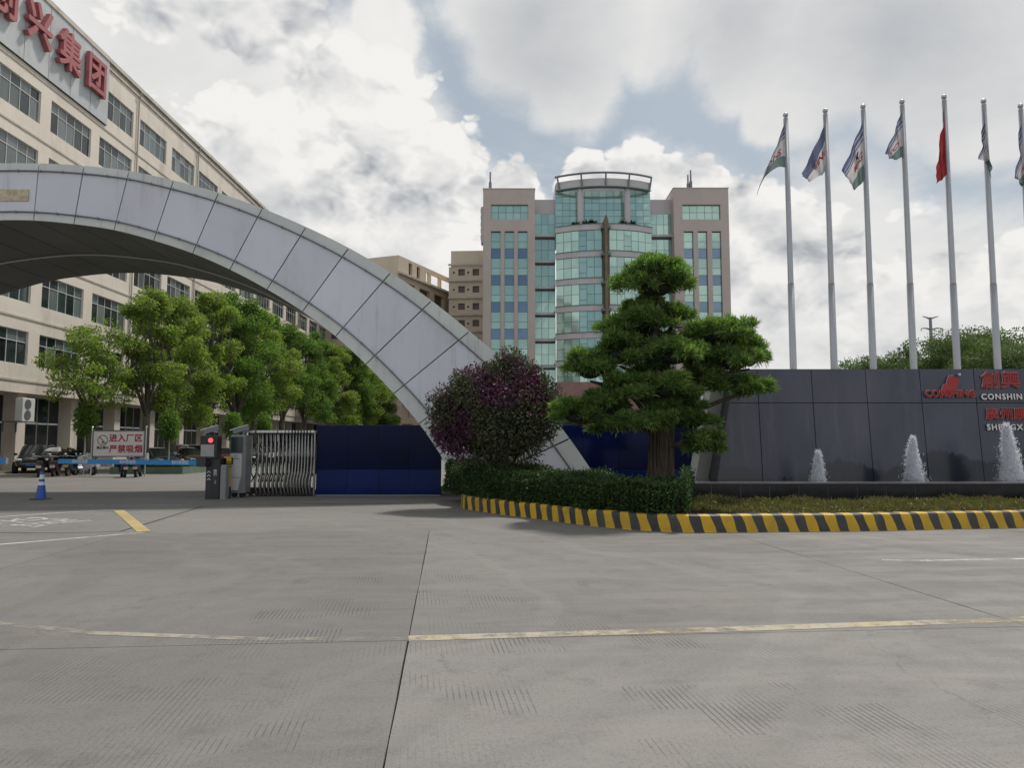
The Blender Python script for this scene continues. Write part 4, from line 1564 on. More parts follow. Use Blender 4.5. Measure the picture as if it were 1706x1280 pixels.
# ground cover between kerb and pool
g_ = rng_of(8)
n = 42000
i0 = next(i for i in range(len(kpath)) if kpath[i].x > G(1120, 887).x)
idx = g_.integers(i0, len(kpath) - 4, n)
kx = np.array([(kpath[i].x, kpath[i].y) for i in idx])
t = g_.random(n)
y = kx[:, 1] + .2 + (16.93 - kx[:, 1] - .2) * t
bump_ = .035 * np.sin(kx[:, 0] * 3.1 + y * 2) + .03 * np.sin(kx[:, 0] * 7.3) + .03 * np.sin(y * 5.1 + kx[:, 0])
zg = .29 + .11 * g_.random(n) ** 1.5 + bump_ + .05 * np.exp(-((kx[:, 0] - 4.0) / .8) ** 2)
c = np.stack([kx[:, 0] + g_.normal(size=n) * .05, y, zg], 1)
d = g_.normal(size=(n, 3)) * [.7, .7, .4]
d[:, 2] += .75
quads_mesh('ground_cover', leaf_quads(c, d, .085, .022, g_), M_grass, None, kind='stuff')

# flowering bush
bc = P(826, 688, 19.3)
g_ = rng_of(12)
bush = thing('flowering_bush', 'big round bush with purple flowers in front of the arch foot', 'bush', (bc.x, bc.y, 0))
lob = [(0, 0, 0, 1.0), (-.75, .1, -.15, .72), (.72, .0, .0, .75), (.32, 0, .66, .66), (-.42, -.1, .42, .62), (.62, 0, .42, .62), (-.05, .1, .72, .42), (-.35, 0, -.58, .68), (.4, 0, -.6, .66), (-.95, 0, -.45, .42), (.95, 0, .35, .5),
       (-1.12, 0, .18, .42), (.25, -.3, -.1, .9), (-.72, 0, .62, .34), (.30, 0, 1.12, .36), (1.0, 0, -.15, .46), (.82, 0, .78, .30), (-1.05, 0, -.25, .40)]
RB = 1.15
vecs, nr, colr = [], [], []
for (a, b, c_, r) in lob:
    n = int(6400 * r * r)
    v = unit(g_.normal(size=(n, 3)))
    rad = r * RB * (.72 + .32 * g_.random(n) ** .6 + .07 * g_.normal(size=n))
    p = v * rad[:, None] * [1, .95, 1] + np.array([a, b, c_]) * RB
    vecs.append(p)
    nr.append(v)
vecs, nr = np.concatenate(vecs), np.concatenate(nr)
# drop leaves buried deep inside another lobe
keep = np.ones(len(vecs), bool)
for (a, b, c_, r) in lob:
    dist = np.linalg.norm(vecs - np.array([a, b, c_]) * RB, axis=1)
    keep &= dist > r * RB * .62
vecs, nr = vecs[keep], nr[keep]
q3 = np.sin(vecs[:, 0] * 2.3 + 1) * np.sin(vecs[:, 2] * 2.6 + .5) + .6 * np.sin(vecs[:, 0] * 5.1 + vecs[:, 2] * 4.3)
flow = ((vecs[:, 2] > .05) | (vecs[:, 0] < -.6)) & (q3 + .5 * g_.normal(size=len(vecs)) > -.05)
flow |= g_.random(len(vecs)) < .05
cb = np.array([0, 0, bc.z])
dq = unit(nr * .5 + g_.normal(size=vecs.shape) * .8)
quads_mesh('leaves', leaf_quads(vecs[~flow] + cb, dq[~flow], .085, .038, g_), M_bushg, bush)
quads_mesh('flowers', leaf_quads(vecs[flow] * 1.015 + cb, dq[flow], .070, .05, g_), M_bushp, bush)
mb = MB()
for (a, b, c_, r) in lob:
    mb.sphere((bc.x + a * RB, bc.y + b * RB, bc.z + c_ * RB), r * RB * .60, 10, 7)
mb.build('dark_shade_core', MATS['hedge_shade'], bush)  # dark spheres put the inner shade behind the leaves
mb = MB()
for k in range(6):
    a = k * 1.05
    mb.tube([(bc.x + .12 * math.cos(a), bc.y + .12 * math.sin(a), .25), (bc.x + .3 * math.cos(a), bc.y + .3 * math.sin(a), .8), (bc.x + .7 * math.cos(a), bc.y + .6 * math.sin(a), 1.7)], [.06, .05, .03], 7)
mb.build('stems', M_twig, bush)

# ------------------------------------------------------------------ cloud-pruned pine
M_needle = leafmat('yew_pine_leaf', [(0.09, 0.18, 0.06), (0.17, 0.30, 0.09), (0.38, 0.50, 0.16), (0.11, 0.215, 0.07), (0.19, 0.18, 0.07), (0.075, 0.15, 0.055)], 0.45, 0.45)
M_bark = mat('stringy_bark', (0.10, 0.076, 0.058), (0.04, 0.031, 0.024), 5.0, rough=0.95, stretch=(4, 4, .45), bump=0.8, bscale=9)
PY = 17.1
pb = P(1100, 806, PY)
pine = thing('cloud_pruned_pine', 'cloud pruned evergreen tree with layered foliage pads beside the sign wall', 'tree', (pb.x, PY, .25))
# pads: pixel centre, half width, half height, depth offset (m)
pads = [(1090, 478, 68, 40, 0, 8), (1064, 545, 72, 26, .15, 6), (1125, 528, 36, 20, .4, 3), (1032, 592, 54, 34, -.2, 5), (983, 618, 46, 32, -.35, 5),
        (1122, 594, 56, 32, -.55, 5), (1196, 564, 76, 34, .25, 6), (1248, 596, 32, 36, .3, 4), (1222, 606, 50, 26, -.3, 4), (1245, 646, 46, 18, -.1, 4),
        (1052, 650, 46, 24, -.55, 4), (1112, 652, 58, 26, -.75, 5), (1172, 642, 38, 24, -.1, 4), (1010, 676, 44, 22, -.45, 4), (960, 694, 46, 26, -.5, 5), (1066, 706, 54, 18, -.75, 4),
        (1150, 706, 42, 20, .1, 3), (1174, 740, 34, 22, -.35, 4), (1010, 710, 30, 16, .3, 2), (1078, 512, 44, 18, .2, 3), (1095, 575, 44, 20, .6, 3), (1085, 628, 44, 18, .4, 3), (1172, 608, 40, 22, .35, 3), (1110, 692, 46, 18, -.5, 3), (1135, 672, 36, 18, -.4, 3)]
padw = []
shade = MB()
for j, (px, py, hw, hh, dy, nsub) in enumerate(pads):
    c = P(px, py, PY + dy)
    rx, rz = hw * .98 / FPX * (PY + dy), hh * 1.0 / FPX * (PY + dy)
    ry = min(rx, 1.0) * .95
    padw.append((c, rx, ry, rz))
    g_ = rng_of(100 + j)
    subs = []
    for k in range(nsub * 2):                       # each pad is a cluster of small tufts, dome-shaped above and flat below
        a_ = 2 * math.pi * (k / (nsub * 2)) + g_.normal() * .3
        rr_ = (.35 + .35 * g_.random()) if k % 2 else (.62 + .16 * g_.random())
        dz_ = rz * ((.45 if k % 2 else -.08) + .18 * g_.normal())
        subs.append((np.array([rx * rr_ * math.cos(a_), ry * rr_ * math.sin(a_), dz_]), g_.uniform(.30, .44)))
    subs.append((np.array([0, 0, rz * .55]), .45))
    if j == 0:
        subs += [(np.array([-.02 * rx, 0, rz * 1.0]), .36), (np.array([.3 * rx, 0, rz * .75]), .40), (np.array([-.32 * rx, 0, rz * .68]), .40)]
    CC, DD = [], []
    for sc_, sr in subs:
        ns = int(22 + 60 * rx * sr * 1.4)
        v = g_.normal(size=(ns, 3))
        v[:, 2] = np.where(v[:, 2] < -.25, -v[:, 2] * .8, v[:, 2])
        v = unit(v)
        tipc = sc_ + v * np.array([rx * sr, ry * sr, rz * sr * 1.05]) * (.72 + .34 * g_.random((ns, 1)))
        outw = unit(tipc * [1, 1, .6] + 1e-6)
        nl = 16
        axis = unit(v * .45 + outw * .45 + [0, 0, .62] + g_.normal(size=v.shape) * .2)
        C = np.repeat(tipc, nl, 0) - np.repeat(axis, nl, 0) * g_.uniform(0, .10, (ns * nl, 1))
        D = unit(np.repeat(axis, nl, 0) * .75 + g_.normal(size=(ns * nl, 3)) * .60)
        CC.append(C)
        DD.append(D)
    CC, DD = np.concatenate(CC), np.concatenate(DD)
    loc = np.array(c) - np.array(root_loc(pine))
    quads_mesh('foliage_pad', leaf_quads(CC + loc, DD, .17, .022, g_, droop=.08), M_needle, pine)
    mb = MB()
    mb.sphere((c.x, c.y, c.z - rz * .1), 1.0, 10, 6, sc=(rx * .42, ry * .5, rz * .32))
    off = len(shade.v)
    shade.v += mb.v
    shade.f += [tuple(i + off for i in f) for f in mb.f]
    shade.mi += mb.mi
shade.build('dark_shade_core', MATS['hedge_shade'], pine, kind='stuff')  # dark ellipsoids standing in for shade inside the pads
# trunk: several fused stems that flare at the foot
tb = MB()
g_ = rng_of(77)
rings = []
tr_c = [(1102, 806, 23), (1102, 780, 20), (1103, 745, 18.5), (1104, 710, 19), (1100, 675, 22), (1094, 645, 18)]
na = 40
ph = g_.uniform(0, 6.28, 5)
for (px, py, hw) in tr_c:
    c = P(px, py, PY)
    r = hw / FPX * PY
    rings.append([(c.x + math.cos(a) * r * (1 + .13 * math.sin(6 * a + ph[0]) + .09 * math.sin(11 * a + ph[1]) + .06 * math.sin(19 * a + ph[2])),
                   c.y + math.sin(a) * r * .8 * (1 + .13 * math.sin(6 * a + ph[0]) + .09 * math.sin(11 * a + ph[1])), max(c.z, .2) if py > 800 else c.z) for a in [2 * math.pi * k / na for k in range(na)]])
tb.loft(rings)
tb.build('trunk', M_bark, pine)
mb = MB()
for k in range(26):                                 # hanging strips of root and bark
    a = g_.uniform(math.pi, 2 * math.pi)
    top = P(1098, 690, PY)
    r = .25
    z0 = g_.uniform(1.2, 2.3)
    x0 = top.x + math.cos(a) * r * 1.02
    y0 = top.y + math.sin(a) * r * .85
    mb.tube([(x0, y0, z0), (x0 + g_.normal() * .03, y0 - .01, z0 * .6 + .1), (x0 + g_.normal() * .05 + math.cos(a) * .1, y0 - .03, .25)], [.014, .02, .015], 5)
mb.build('root_strips', M_bark, pine, kind='stuff')
mid_t = P(1095, 655, PY)
stem_top = P(1092, 480, PY)
mb = MB()
mb.tube([mid_t, P(1105, 615, PY + .1), P(1085, 570, PY + .1), P(1100, 520, PY), stem_top], [.22, .17, .13, .09, .05], 9)
mb.build('stem', M_bark, pine)
for (c, rx, ry, rz) in padw[2:]:
    zs_ = max(min(c.z - .35, stem_top.z - .4), 1.5)
    q0 = Vector((mid_t.x + (c.x - mid_t.x) * .06, PY + (c.y - PY) * .1, zs_ - .15 if zs_ > 2.2 else 2.0))
    if c.z < 2.3:
        q0 = Vector((mid_t.x + (c.x - mid_t.x) * .15, PY + (c.y - PY) * .2, max(c.z - .1, 1.6)))
    q2 = Vector((c.x, c.y, c.z - rz * .55))
    q1 = lerp(q0, q2, .5) + Vector((0, 0, -.12 if c.z > 2.4 else .08))
    mb = MB()
    mb.tube([q0, q1, lerp(q1, q2, .6) + Vector((0, 0, .03)), q2], [.085, .06, .045, .025], 7)
    mb.build('branch', M_bark, pine)

# ------------------------------------------------------------------ trees
M_tree1 = leafmat('camphor_leaf', [(0.14, 0.21, 0.05), (0.25, 0.34, 0.075), (0.36, 0.42, 0.13), (0.11, 0.18, 0.045), (0.26, 0.27, 0.09)], 0.55)
M_tree2 = leafmat('dark_tree_leaf', [(0.08, 0.15, 0.038), (0.14, 0.235, 0.055), (0.21, 0.30, 0.08)], 0.55)
M_tree3 = leafmat('far_tree_leaf', [(0.075, 0.12, 0.055), (0.12, 0.17, 0.08), (0.17, 0.21, 0.10)], 0.45)
M_trunk = mat('tree_bark', (0.15, 0.125, 0.10), (0.08, 0.07, 0.055), 4, rough=0.9, bump=0.5)
M_limewash = mat('whitewashed_bark', (0.46, 0.45, 0.42), (0.35, 0.34, 0.31), 5, rough=0.9, bump=0.3)


def make_tree(name, label, cat, seed, H, RC, base, leafm, nclust=60, per=130, leaf=.17, limewash=True, fork=True, group=None, shape=1.0):
    g_ = rng_of(seed)
    t = thing(name, label, cat, group=group)
    tk = MB()
    top = H * .5
    lean = g_.normal(size=2) * .12
    r0 = .10 + .012 * H
    pts = [Vector((0, 0, 0)), Vector((lean[0] * .4, lean[1] * .4, base * .5)), Vector((lean[0], lean[1], base))]
    tk.tube(pts, [r0 * 1.2, r0, r0 * .85], 9)
    nsc = max(6, int(5 + RC * 1.6))
    scs = []
    for i in range(nsc):
        t_ = (i + .5) / nsc
        a = i * 2.4 + g_.normal() * .3
        rad = RC * (.62 + .12 * g_.normal()) * (1 - .62 * shape * max(t_ - .35, 0) / .65)
        scs.append((math.cos(a) * rad, math.sin(a) * rad, base + .5 + (H - base - 1.0) * t_, RC * g_.uniform(.30, .46)))
    scs.append((lean[0], lean[1], H - RC * .3, RC * .30))
    cc = []
    for i in range(nclust):
        x_, y_, z_, r_ = scs[i % len(scs)]
        v = unit(g_.normal(size=3)) * r_ * g_.random() ** .4
        cc.append((x_ + v[0] * 1.1, y_ + v[1] * 1.1, min(z_ + v[2] * .95, H)))
    cc = np.array(cc)
    nl = 5 if fork else 7
    limbs = []
    for i in range(nl):
        a = 2 * math.pi * i / nl + g_.normal() * .25
        rad = RC * g_.uniform(.45, .75)
        e = Vector((math.cos(a) * rad + lean[0], math.sin(a) * rad + lean[1], base + (H - base) * g_.uniform(.35, .8)))
        b0 = Vector((lean[0], lean[1], base * g_.uniform(.82, 1.0)))
        m1 = lerp(b0, e, .45) + Vector((0, 0, g_.uniform(-.2, .25)))
        tk.tube([b0, m1, e], [r0 * .55, r0 * .36, r0 * .12], 7)
        limbs.append((b0, m1, e))
    ld = Vector((lean[0], lean[1], base))
    tk.tube([ld, Vector((lean[0] * 1.6, lean[1] * 1.6, (base + H) / 2)), Vector((lean[0], lean[1], H * .93))], [r0 * .8, r0 * .42, r0 * .1], 7)
    for c in cc[::2]:
        b0, m1, e = limbs[g_.integers(nl)]
        tk.tube([lerp(m1, e, g_.random()), Vector(c)], [r0 * .14, .012], 5)
    o3 = tk.mesh('trunk', M_trunk, smooth=True)
    link('trunk', o3, t)
    if limewash:
        mb = MB()
        mb.tube([pts[0] + Vector((0, 0, .02)), lerp(pts[0], pts[1], min(1.15 / (base * .5), 1))], [r0 * 1.23, r0 * 1.09], 12)
        link('limewash_band', mb.mesh('limewash_band', M_limewash, smooth=True), t)
    C, D = [], []
    for c in cc:
        r = RC * g_.uniform(.12, .27)
        n = int(per * 1.45 * g_.uniform(.6, 1.3))
        v = unit(g_.normal(size=(n, 3)))
        p = v * (r * (.45 + .6 * g_.random((n, 1)) ** .7)) * [1.15, 1.15, .72]
        C.append(p + c)
        D.append(v * .5 + g_.normal(size=(n, 3)) * .6 + [0, 0, -.15])
    C, D = np.concatenate(C), np.concatenate(D)
    quads_mesh('crown', leaf_quads(C, D, leaf * .92, leaf * .42, g_, droop=.15), leafm, t)
    return t


GRP = 'street trees along the factory front'
tA = make_tree('street_tree', 'x', 'tree', 1, 8.4, 2.8, 3.7, M_tree1, 56, 105, .21, group=GRP)
tB = make_tree('street_tree', 'x', 'tree', 2, 11.4, 2.25, 3.6, M_tree1, 90, 150, .21, group=GRP)
tC = make_tree('street_tree', 'x', 'tree', 4, 12.4, 3.2, 3.8, M_tree2, 120, 190, .23, group=GRP)
tD = make_tree('street_tree', 'x', 'tree', 6, 11.8, 3.0, 3.2, M_tree1, 115, 180, .22, group=GRP)
spots = [(tA, 148, 42.5, 1.0, 0.3, 'small light green street tree with a bare lower trunk, leftmost before the factory'),
         (tB, 243, 46.0, .98, 1.1, 'slender street tree with a forked trunk just right of the no smoking sign'),
         (tD, 292, 50.5, .98, 2.2, 'leafy street tree whose whitewashed trunk stands beside the dark blue car'),
         (tB, 350, 55.0, 1.12, 4.0, 'tall light green street tree directly above the barrier cabinet'),
         (tC, 396, 61.0, 1.12, 0.8, 'dark tall street tree behind the motor cabinet of the gate'),
         (tD, 428, 68.0, 1.18, 3.3, 'broad street tree above the left half of the folding gate'),
         (tC, 470, 76.0, 1.16, 2.0, 'dark street tree rising above the right half of the folding gate'),
         (tC, 508, 85.0, 1.15, 5.2, 'street tree above the seam of folding gate and blue panels'),
         (tD, 548, 95.0, 1.22, 1.4, 'street tree above the left end of the blue panels'),
         (tC, 580, 101.0, 1.22, 4.4, 'dark street tree above the middle of the left blue panels'),
         (tD, 604, 105.0, 1.15, 2.7, 'distant street tree just under the inner edge of the arch'),
         (tC, 622, 109.0, 1.02, 0.2, 'next to farthest street tree of the row, half behind the arch foot'),
         (tD, 640, 112.0, .86, 1.2, 'farthest street tree of the row, nearest the arch foot')]
used = set()
for src, px, Y, sc, rz, lab in spots:
    loc = ((px - 853) / FPX * Y, Y, 0)
    if src.name not in used:
        used.add(src.name)
        src.location, src.rotation_euler, src.scale, src['label'] = loc, (0, 0, rz), (sc,) * 3, lab
    else:
        dup(src, lab, loc, rz, sc)
# young plants between the tree trunks
for px, Y, hz, lab in ((143, 41.6, 3.1, 'leafy sapling climbing the trunk left of the no smoking sign'), (283, 44.5, 2.9, 'leafy sapling by the whitewashed trunk right of the no smoking sign'),
                       (388, 52, 3.0, 'dark leafy sapling behind the gate cabinet'), (440, 57, 3.2, 'dark leafy sapling behind the folding gate')):
    g_ = rng_of(px)
    X = (px - 853) / FPX * Y
    sp = thing('sapling', lab, 'sapling', (X, Y, 0), group='young plants under the street trees')
    n = 1500
    v = unit(g_.normal(size=(n, 3))) * (g_.random((n, 1)) ** .5)
    c = v * [.62, .62, 1.05] + [0, 0, hz - .1]
    quads_mesh('leaves', leaf_quads(c, g_.normal(size=(n, 3)) + [0, 0, -.3], .24, .07, g_, droop=.2), M_tree2, sp)
    mb = MB()
    mb.tube([(0, 0, 0), (.03, 0, hz * .5), (0, 0, hz + .3)], [.05, .04, .02], 7)
    link('stem', mb.mesh('stem', M_limewash), sp)

# wood behind the sign wall
w1 = make_tree('broadleaf_tree', 'x', 'tree', 21, 13.0, 7.0, 2.0, M_tree3, 150, 170, .36, limewash=False, group='trees behind the sign wall', shape=.6)
w2 = make_tree('broadleaf_tree', 'x', 'tree', 22, 12.0, 6.0, 2.0, M_tree3, 130, 170, .36, limewash=False, group='trees behind the sign wall', shape=.3)
w3 = make_tree('broadleaf_tree', 'x', 'tree', 23, 12.0, 4.6, 4.0, M_tree3, 44, 70, .36, limewash=False, group='trees behind the sign wall', shape=.6)
for src, first, px, top, Y, rz, sx, lab in ((w2, 1, 1448, 598, 98, 0., .9, 'low far tree showing between the third and fourth flagpole'),
                                        (w2, 0, 1498, 596, 108, 1.1, .8, 'low far tree just left of the power pylon'),
                                        (w1, 1, 1572, 572, 92, .0, .92, 'rounded dense tree in front of the power pylon'),
                                        (w1, 0, 1636, 564, 100, 2.2, .95, 'broad dense tree behind the red lettering of the sign wall'),
                                        (w3, 1, 1666, 560, 88, .4, 1.1, 'taller open tree with bare twigs at the right edge'),
                                        (w3, 0, 1712, 566, 94, 2.6, 1.1, 'open tree partly cut by the right edge of the photo'),
                                        (w2, 0, 1690, 582, 84, 4., .9, 'dense low tree in front of the open trees at the right edge')):
    z = P(px, top, Y).z
    Hs = {w1: 13.0, w2: 12.0, w3: 12.0}[src]
    loc = ((px - 853) / FPX * Y, Y, 0)
    k = z / Hs
    if first:
        src.location, src.rotation_euler, src.scale, src['label'] = loc, (0, 0, rz), (sx, sx, k), lab
    else:
        dup(src, lab, loc, rz, (sx, sx, k))
# power pylon
py_ = thing('power_pylon', 'grey steel power pole with three cross arms beyond the trees', 'pylon', (P(1553, 600, 170).x, 170, 0))
X0 = P(1553, 600, 170).x
mb = MB()
mb.tube([(X0, 170, 0), (X0, 170, P(1553, 529, 170).z)], [.75, .30], 10)
mb.build('pole', M_greyrail, py_)
for yy, wl, wr in ((529, 13, 14), (547, 16, 20), (570, 18, 17)):
    z = P(1553, yy, 170).z
    for sgn, wd in ((-1, wl), (1, wr)):
        L = wd / FPX * 170
        mb = MB()
        mb.tube([(X0, 170, z - .35), (X0 + sgn * L * .5, 170, z), (X0 + sgn * L, 170, z + (.25 if yy == 529 else -.05))], [.22, .16, .08], 6)
        if yy != 529:
            mb.tube([(X0 + sgn * L, 170, z), (X0 + sgn * L * 1.02, 170, z - .7)], .09, 6)
        mb.build('cross_arm', M_greyrail, py_)
for yy in (547, 570):
    z = P(1553, yy, 170).z
    c = thing('power_cable', 'thin power cable running right from the ' + ('middle' if yy == 547 else 'lowest') + ' pylon arm', 'cable', (X0, 170, z), group='power cables')
    mb = MB()
    mb.tube([(X0 + 2.7, 170, z - .3), (X0 + 30, 169, z - 1.0), (X0 + 70, 168, z - .2), (X0 + 120, 167, z + 2)], .045, 5)
    mb.build('wire', M_greyrail, c)
# ------------------------------------------------------------------ blue panel fence
M_bluerefl = mat('blue_panel_painted_reflection', (0.006, 0.024, 0.14), (0.005, 0.018, 0.11), 0.8, rough=0.10, metal=0.3, spec=0.3, rnd=0.12)  # brighter blue paints the reflection of lit ground into the bottom row
M_navy = mat('navy_panel_painted_reflection', (0.0025, 0.006, 0.036), (0.004, 0.009, 0.05), 0.8, rough=0.10, metal=0.1, spec=0.12, rnd=0.2)
FY = 23.85
zf0, zf1, zf2 = .05, P(600, 783, FY).z, P(600, 746, FY).z
zf3 = P(600, 709, FY).z


def blue_fence(name, label, x0, x1, pitch):
    f = thing(name, label, 'fence', (x0, FY, 0))
    n = max(1, round((x1 - x0) / pitch))
    w = (x1 - x0) / n
    for i in range(n):
        for z0, z1, m in ((zf0, zf1, M_bluerefl), (zf1, zf2, M_navy), (zf2, zf3, M_navy)):  # row colours stand in for reflections: lit ground below, dark surroundings above
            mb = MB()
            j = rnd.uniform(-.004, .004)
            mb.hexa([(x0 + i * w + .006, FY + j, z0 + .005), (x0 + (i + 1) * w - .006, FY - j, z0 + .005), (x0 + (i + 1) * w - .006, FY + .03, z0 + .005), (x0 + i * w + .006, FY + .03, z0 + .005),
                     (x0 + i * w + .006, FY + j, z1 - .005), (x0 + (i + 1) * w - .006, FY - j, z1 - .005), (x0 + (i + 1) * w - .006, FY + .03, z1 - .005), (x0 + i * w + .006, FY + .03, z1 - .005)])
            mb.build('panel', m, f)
    mb = MB()
    mb.box(x0, x1, FY + .035, FY + .09, 0, zf3 + .01)
    mb.build('backing', mat('pale_blue_joint', (0.03, 0.05, 0.13), rough=.5), f)
    for i in range(n + 1):
        if i % 2 == 0:
            mb = MB()
            xx = min(max(x0 + i * w, x0 + .04), x1 - .04)
            mb.box(xx - .04, xx + .04, FY + .1, FY + .18, 0, zf3 + .02)
            mb.build('post', M_navy, f)
    mb = MB()
    mb.box(x0, x1, FY - .03, FY + .10, 0, .045)
    mb.build('bottom_rail', M_greyrail, f)
    return f


xl = P(527, 760, FY).x
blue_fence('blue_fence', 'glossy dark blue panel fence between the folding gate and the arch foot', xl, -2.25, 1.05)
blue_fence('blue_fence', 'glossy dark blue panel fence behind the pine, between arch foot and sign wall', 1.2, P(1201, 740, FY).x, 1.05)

# ------------------------------------------------------------------ folding gate
GY = 23.75
gate = thing('folding_gate', 'folded stainless steel sliding gate standing beside the blue panels', 'gate', (P(460, 800, GY).x, GY, 0))
M_chrome = mat('stainless_tube', (0.36, 0.35, 0.34), (0.26, 0.255, 0.25), 3, rough=0.30, metal=0.85)
M_gdark = mat('dark_gate_metal', (0.03, 0.03, 0.032), rough=0.5, metal=0.3)
xs = [408, 419, 430, 437, 444, 451, 458, 464, 471, 477, 483, 488, 493, 498, 503, 508, 513, 519]
gxs = [P(v, 770, GY).x for v in xs]
zg = P(460, 719, GY).z


def gate_hoop(x, yo, dx):
    mb = MB()
    y = GY + yo
    pts = [(x, y, zg - .04), (x, y, 1.15), (x + dx * .2, y - .01, .75), (x + dx, y - .05, .50), (x + dx * 1.1, y - .05, .33), (x + dx * .5, y - .02, .12), (x + dx * .3, y, .05)]
    mb.tube(pts, .030, 8)
    return mb


for i, x in enumerate(gxs):
    fr_ = gate_hoop(x, 0.0, -.05).build('upright', M_chrome, gate, smooth=True)
    gate_hoop(x + .035, .42, -.05).build('upright', M_chrome, gate, smooth=True)
    mb = MB()
    mb.box(x - .055, x + .085, GY - .05, GY + .47, zg - .045, zg + .03)
    mb.build('top_cap', mat('gate_cap', (0.62, 0.62, 0.62), rough=0.3, metal=0.5), gate)
    mb = MB()
    mb.box(x - .03, x + .065, GY + .03, GY + .40, .10, .16)
    mb.cyl((x, GY + .0, .06), .055, .05, 10, 'y')
    mb.build('foot', M_gdark, gate)
for i, (a, b) in enumerate(zip(gxs, gxs[1:])):
    mb = MB()
    for z in (.45, .95, 1.45):
        mb.tube([(a, GY + .03, z), (b, GY + .03, z + .38)], .020, 5)
        mb.tube([(a, GY + .40, z + .38), (b, GY + .40, z)], .020, 5)
    mb.box(a + .09, b - .055, GY + .0, GY + .42, zg - .10, zg - .05)
    mb.box(a + .07, b - .035, GY + .05, GY + .38, .07, .26)  # dark skirt added to imitate the darkness at the gate base
    mb.box(a + .09, b - .055, GY + .18, GY + .22, .8, 1.1)
    mb.build('scissor_link_added_dark_skirt', M_gdark, gate)
mb = MB()
mb.tube([(gxs[-1] + .09, GY, .05), (gxs[-1] + .09, GY, zg + .02)], .03, 8)
mb.box(gxs[-1] + .12, xl - .02, GY, GY + .05, .1, zg - .1)
mb.build('end_post', M_chrome, gate)
# motor cabinet at the head of the gate
gx0, gx1 = P(383, 770, 23.2).x, P(409, 770, 23.2).x
cabn = thing('gate_motor_cabinet', 'white motor cabinet with dark display at the head of the folding gate', 'motor cabinet', ((gx0 + gx1) / 2, 23.2, 0))
ztop_ = P(390, 725, 23.2).z
M_wcab = mat('scuffed_white_enamel', (0.60, 0.60, 0.60), (0.52, 0.52, 0.53), 2, rough=0.4, dirt=(0.34, 0.33, 0.32), dscale=1.2)
M_greycab = mat('grey_cabinet', (0.25, 0.255, 0.26), (0.2, 0.2, 0.21), 2, rough=0.45)
mb = MB()
mb.bevbox(gx0, gx1, 23.2, 23.75, .14, ztop_, .03)
mb.build('casing', M_greycab, cabn)
mb = MB()
mb.box(gx0 + .03, gx1 - .10, 23.17, 23.199, 1.38, ztop_ - .06)
mb.build('display', mat('dark_green_screen', (0.03, 0.05, 0.045), rough=0.15), cabn)
mb = MB()
mb.box(gx0 + .02, gx1 - .11, 23.16, 23.199, .62, 1.34)
mb.build('front_plate', M_wcab, cabn)
mb = MB()
mb.hexa([(gx0 + .02, 23.15, .22), (gx1 - .2, 23.15, .22), (gx1 - .2, 23.199, .22), (gx0 + .02, 23.199, .22), (gx0 + .02, 23.15, .60), (gx1 - .12, 23.15, .60), (gx1 - .12, 23.199, .60), (gx0 + .02, 23.199, .60)])
mb.build('lower_plate', M_wcab, cabn)
mb = MB()
for zc, w in ((1.27, .10), (1.19, .22)):
    mb.box((gx0 + gx1) / 2 - .05 - w / 2, (gx0 + gx1) / 2 - .05 + w / 2, 23.152, 23.158, zc - .015, zc + .015)
mb.build('plate_marks', M_greycab, cabn)
mb = MB()
for x in (gx0 + .12, gx1 - .12):
    mb.cyl((x, 23.3, .09), .09, .08, 12, 'y')
mb.build('wheel', M_black, cabn)


def camera_unit(name, label, x, y, z, L, parent=None):
    """Number-plate camera with a sunshade, its lens end tipped down to the left."""
    t = thing(name, label, 'camera', (x, y, z))
    A = Vector((-.93, -.2, -.31)).normalized()
    B = Vector((0.2, -.98, 0)).normalized()
    Cc = A.cross(B).normalized()
    if Cc.z < 0:
        Cc = -Cc
    o = Vector((x, y, z + .17))

    def bx(a0, a1, b0, b1, c0, c1, nm, m):
        mb = MB()
        pt = lambda a, b, c: o + A * a + B * b + Cc * c
        mb.hexa([pt(a0, b0, c0), pt(a1, b0, c0), pt(a1, b1, c0), pt(a0, b1, c0), pt(a0, b0, c1), pt(a1, b0, c1), pt(a1, b1, c1), pt(a0, b1, c1)])
        mb.build(nm, m, t)
    bx(-L * .5, L * .46, -.09, .09, -.07, .06, 'body', M_greyrail)
    bx(-L * .5, L * .62, -.115, .115, .062, .085, 'sunshade', M_white)
    bx(L * .462, L * .48, -.06, .06, -.05, .05, 'lens_window', M_black)
    mb = MB()
    mb.tube([(x, y, z), (x, y, z + .13)], .05, 8)
    mb.build('bracket', M_black, t)
    return t


camera_unit('gate_camera', 'white hooded camera tilted on top of the gate motor cabinet', (gx0 + gx1) / 2 - .02, 23.45, ztop_ + .002, .5)

# ------------------------------------------------------------------ barrier
BY = 22.4
bx0, bx1 = P(342, 800, BY).x, P(376, 800, BY).x
barr = thing('barrier_cabinet', 'black barrier cabinet with red light display and white arrows beside the gate', 'barrier', ((bx0 + bx1) / 2, BY + .2, 0))
zb = lambda y: P(355, y, BY).z
M_bcab = mat('black_cabinet', (0.022, 0.023, 0.026), (0.03, 0.03, 0.033), 3, rough=0.38, dirt=(0.06, 0.058, 0.055), dscale=1.5)
M_side = mat('grey_cabinet_side', (0.24, 0.245, 0.26), rough=0.4)
mb = MB()
mb.bevbox(bx0, P(365.5, 800, BY).x, BY, BY + .45, 0, zb(764), .02)
mb.build('body', M_bcab, barr)
mb = MB()
mb.bevbox(P(366, 800, BY).x, bx1, BY + .015, BY + .45, 0, zb(775), .02)
mb.build('side_cover', M_side, barr)
mb = MB()
hx0, hx1 = P(334, 750, BY).x, P(363, 750, BY).x
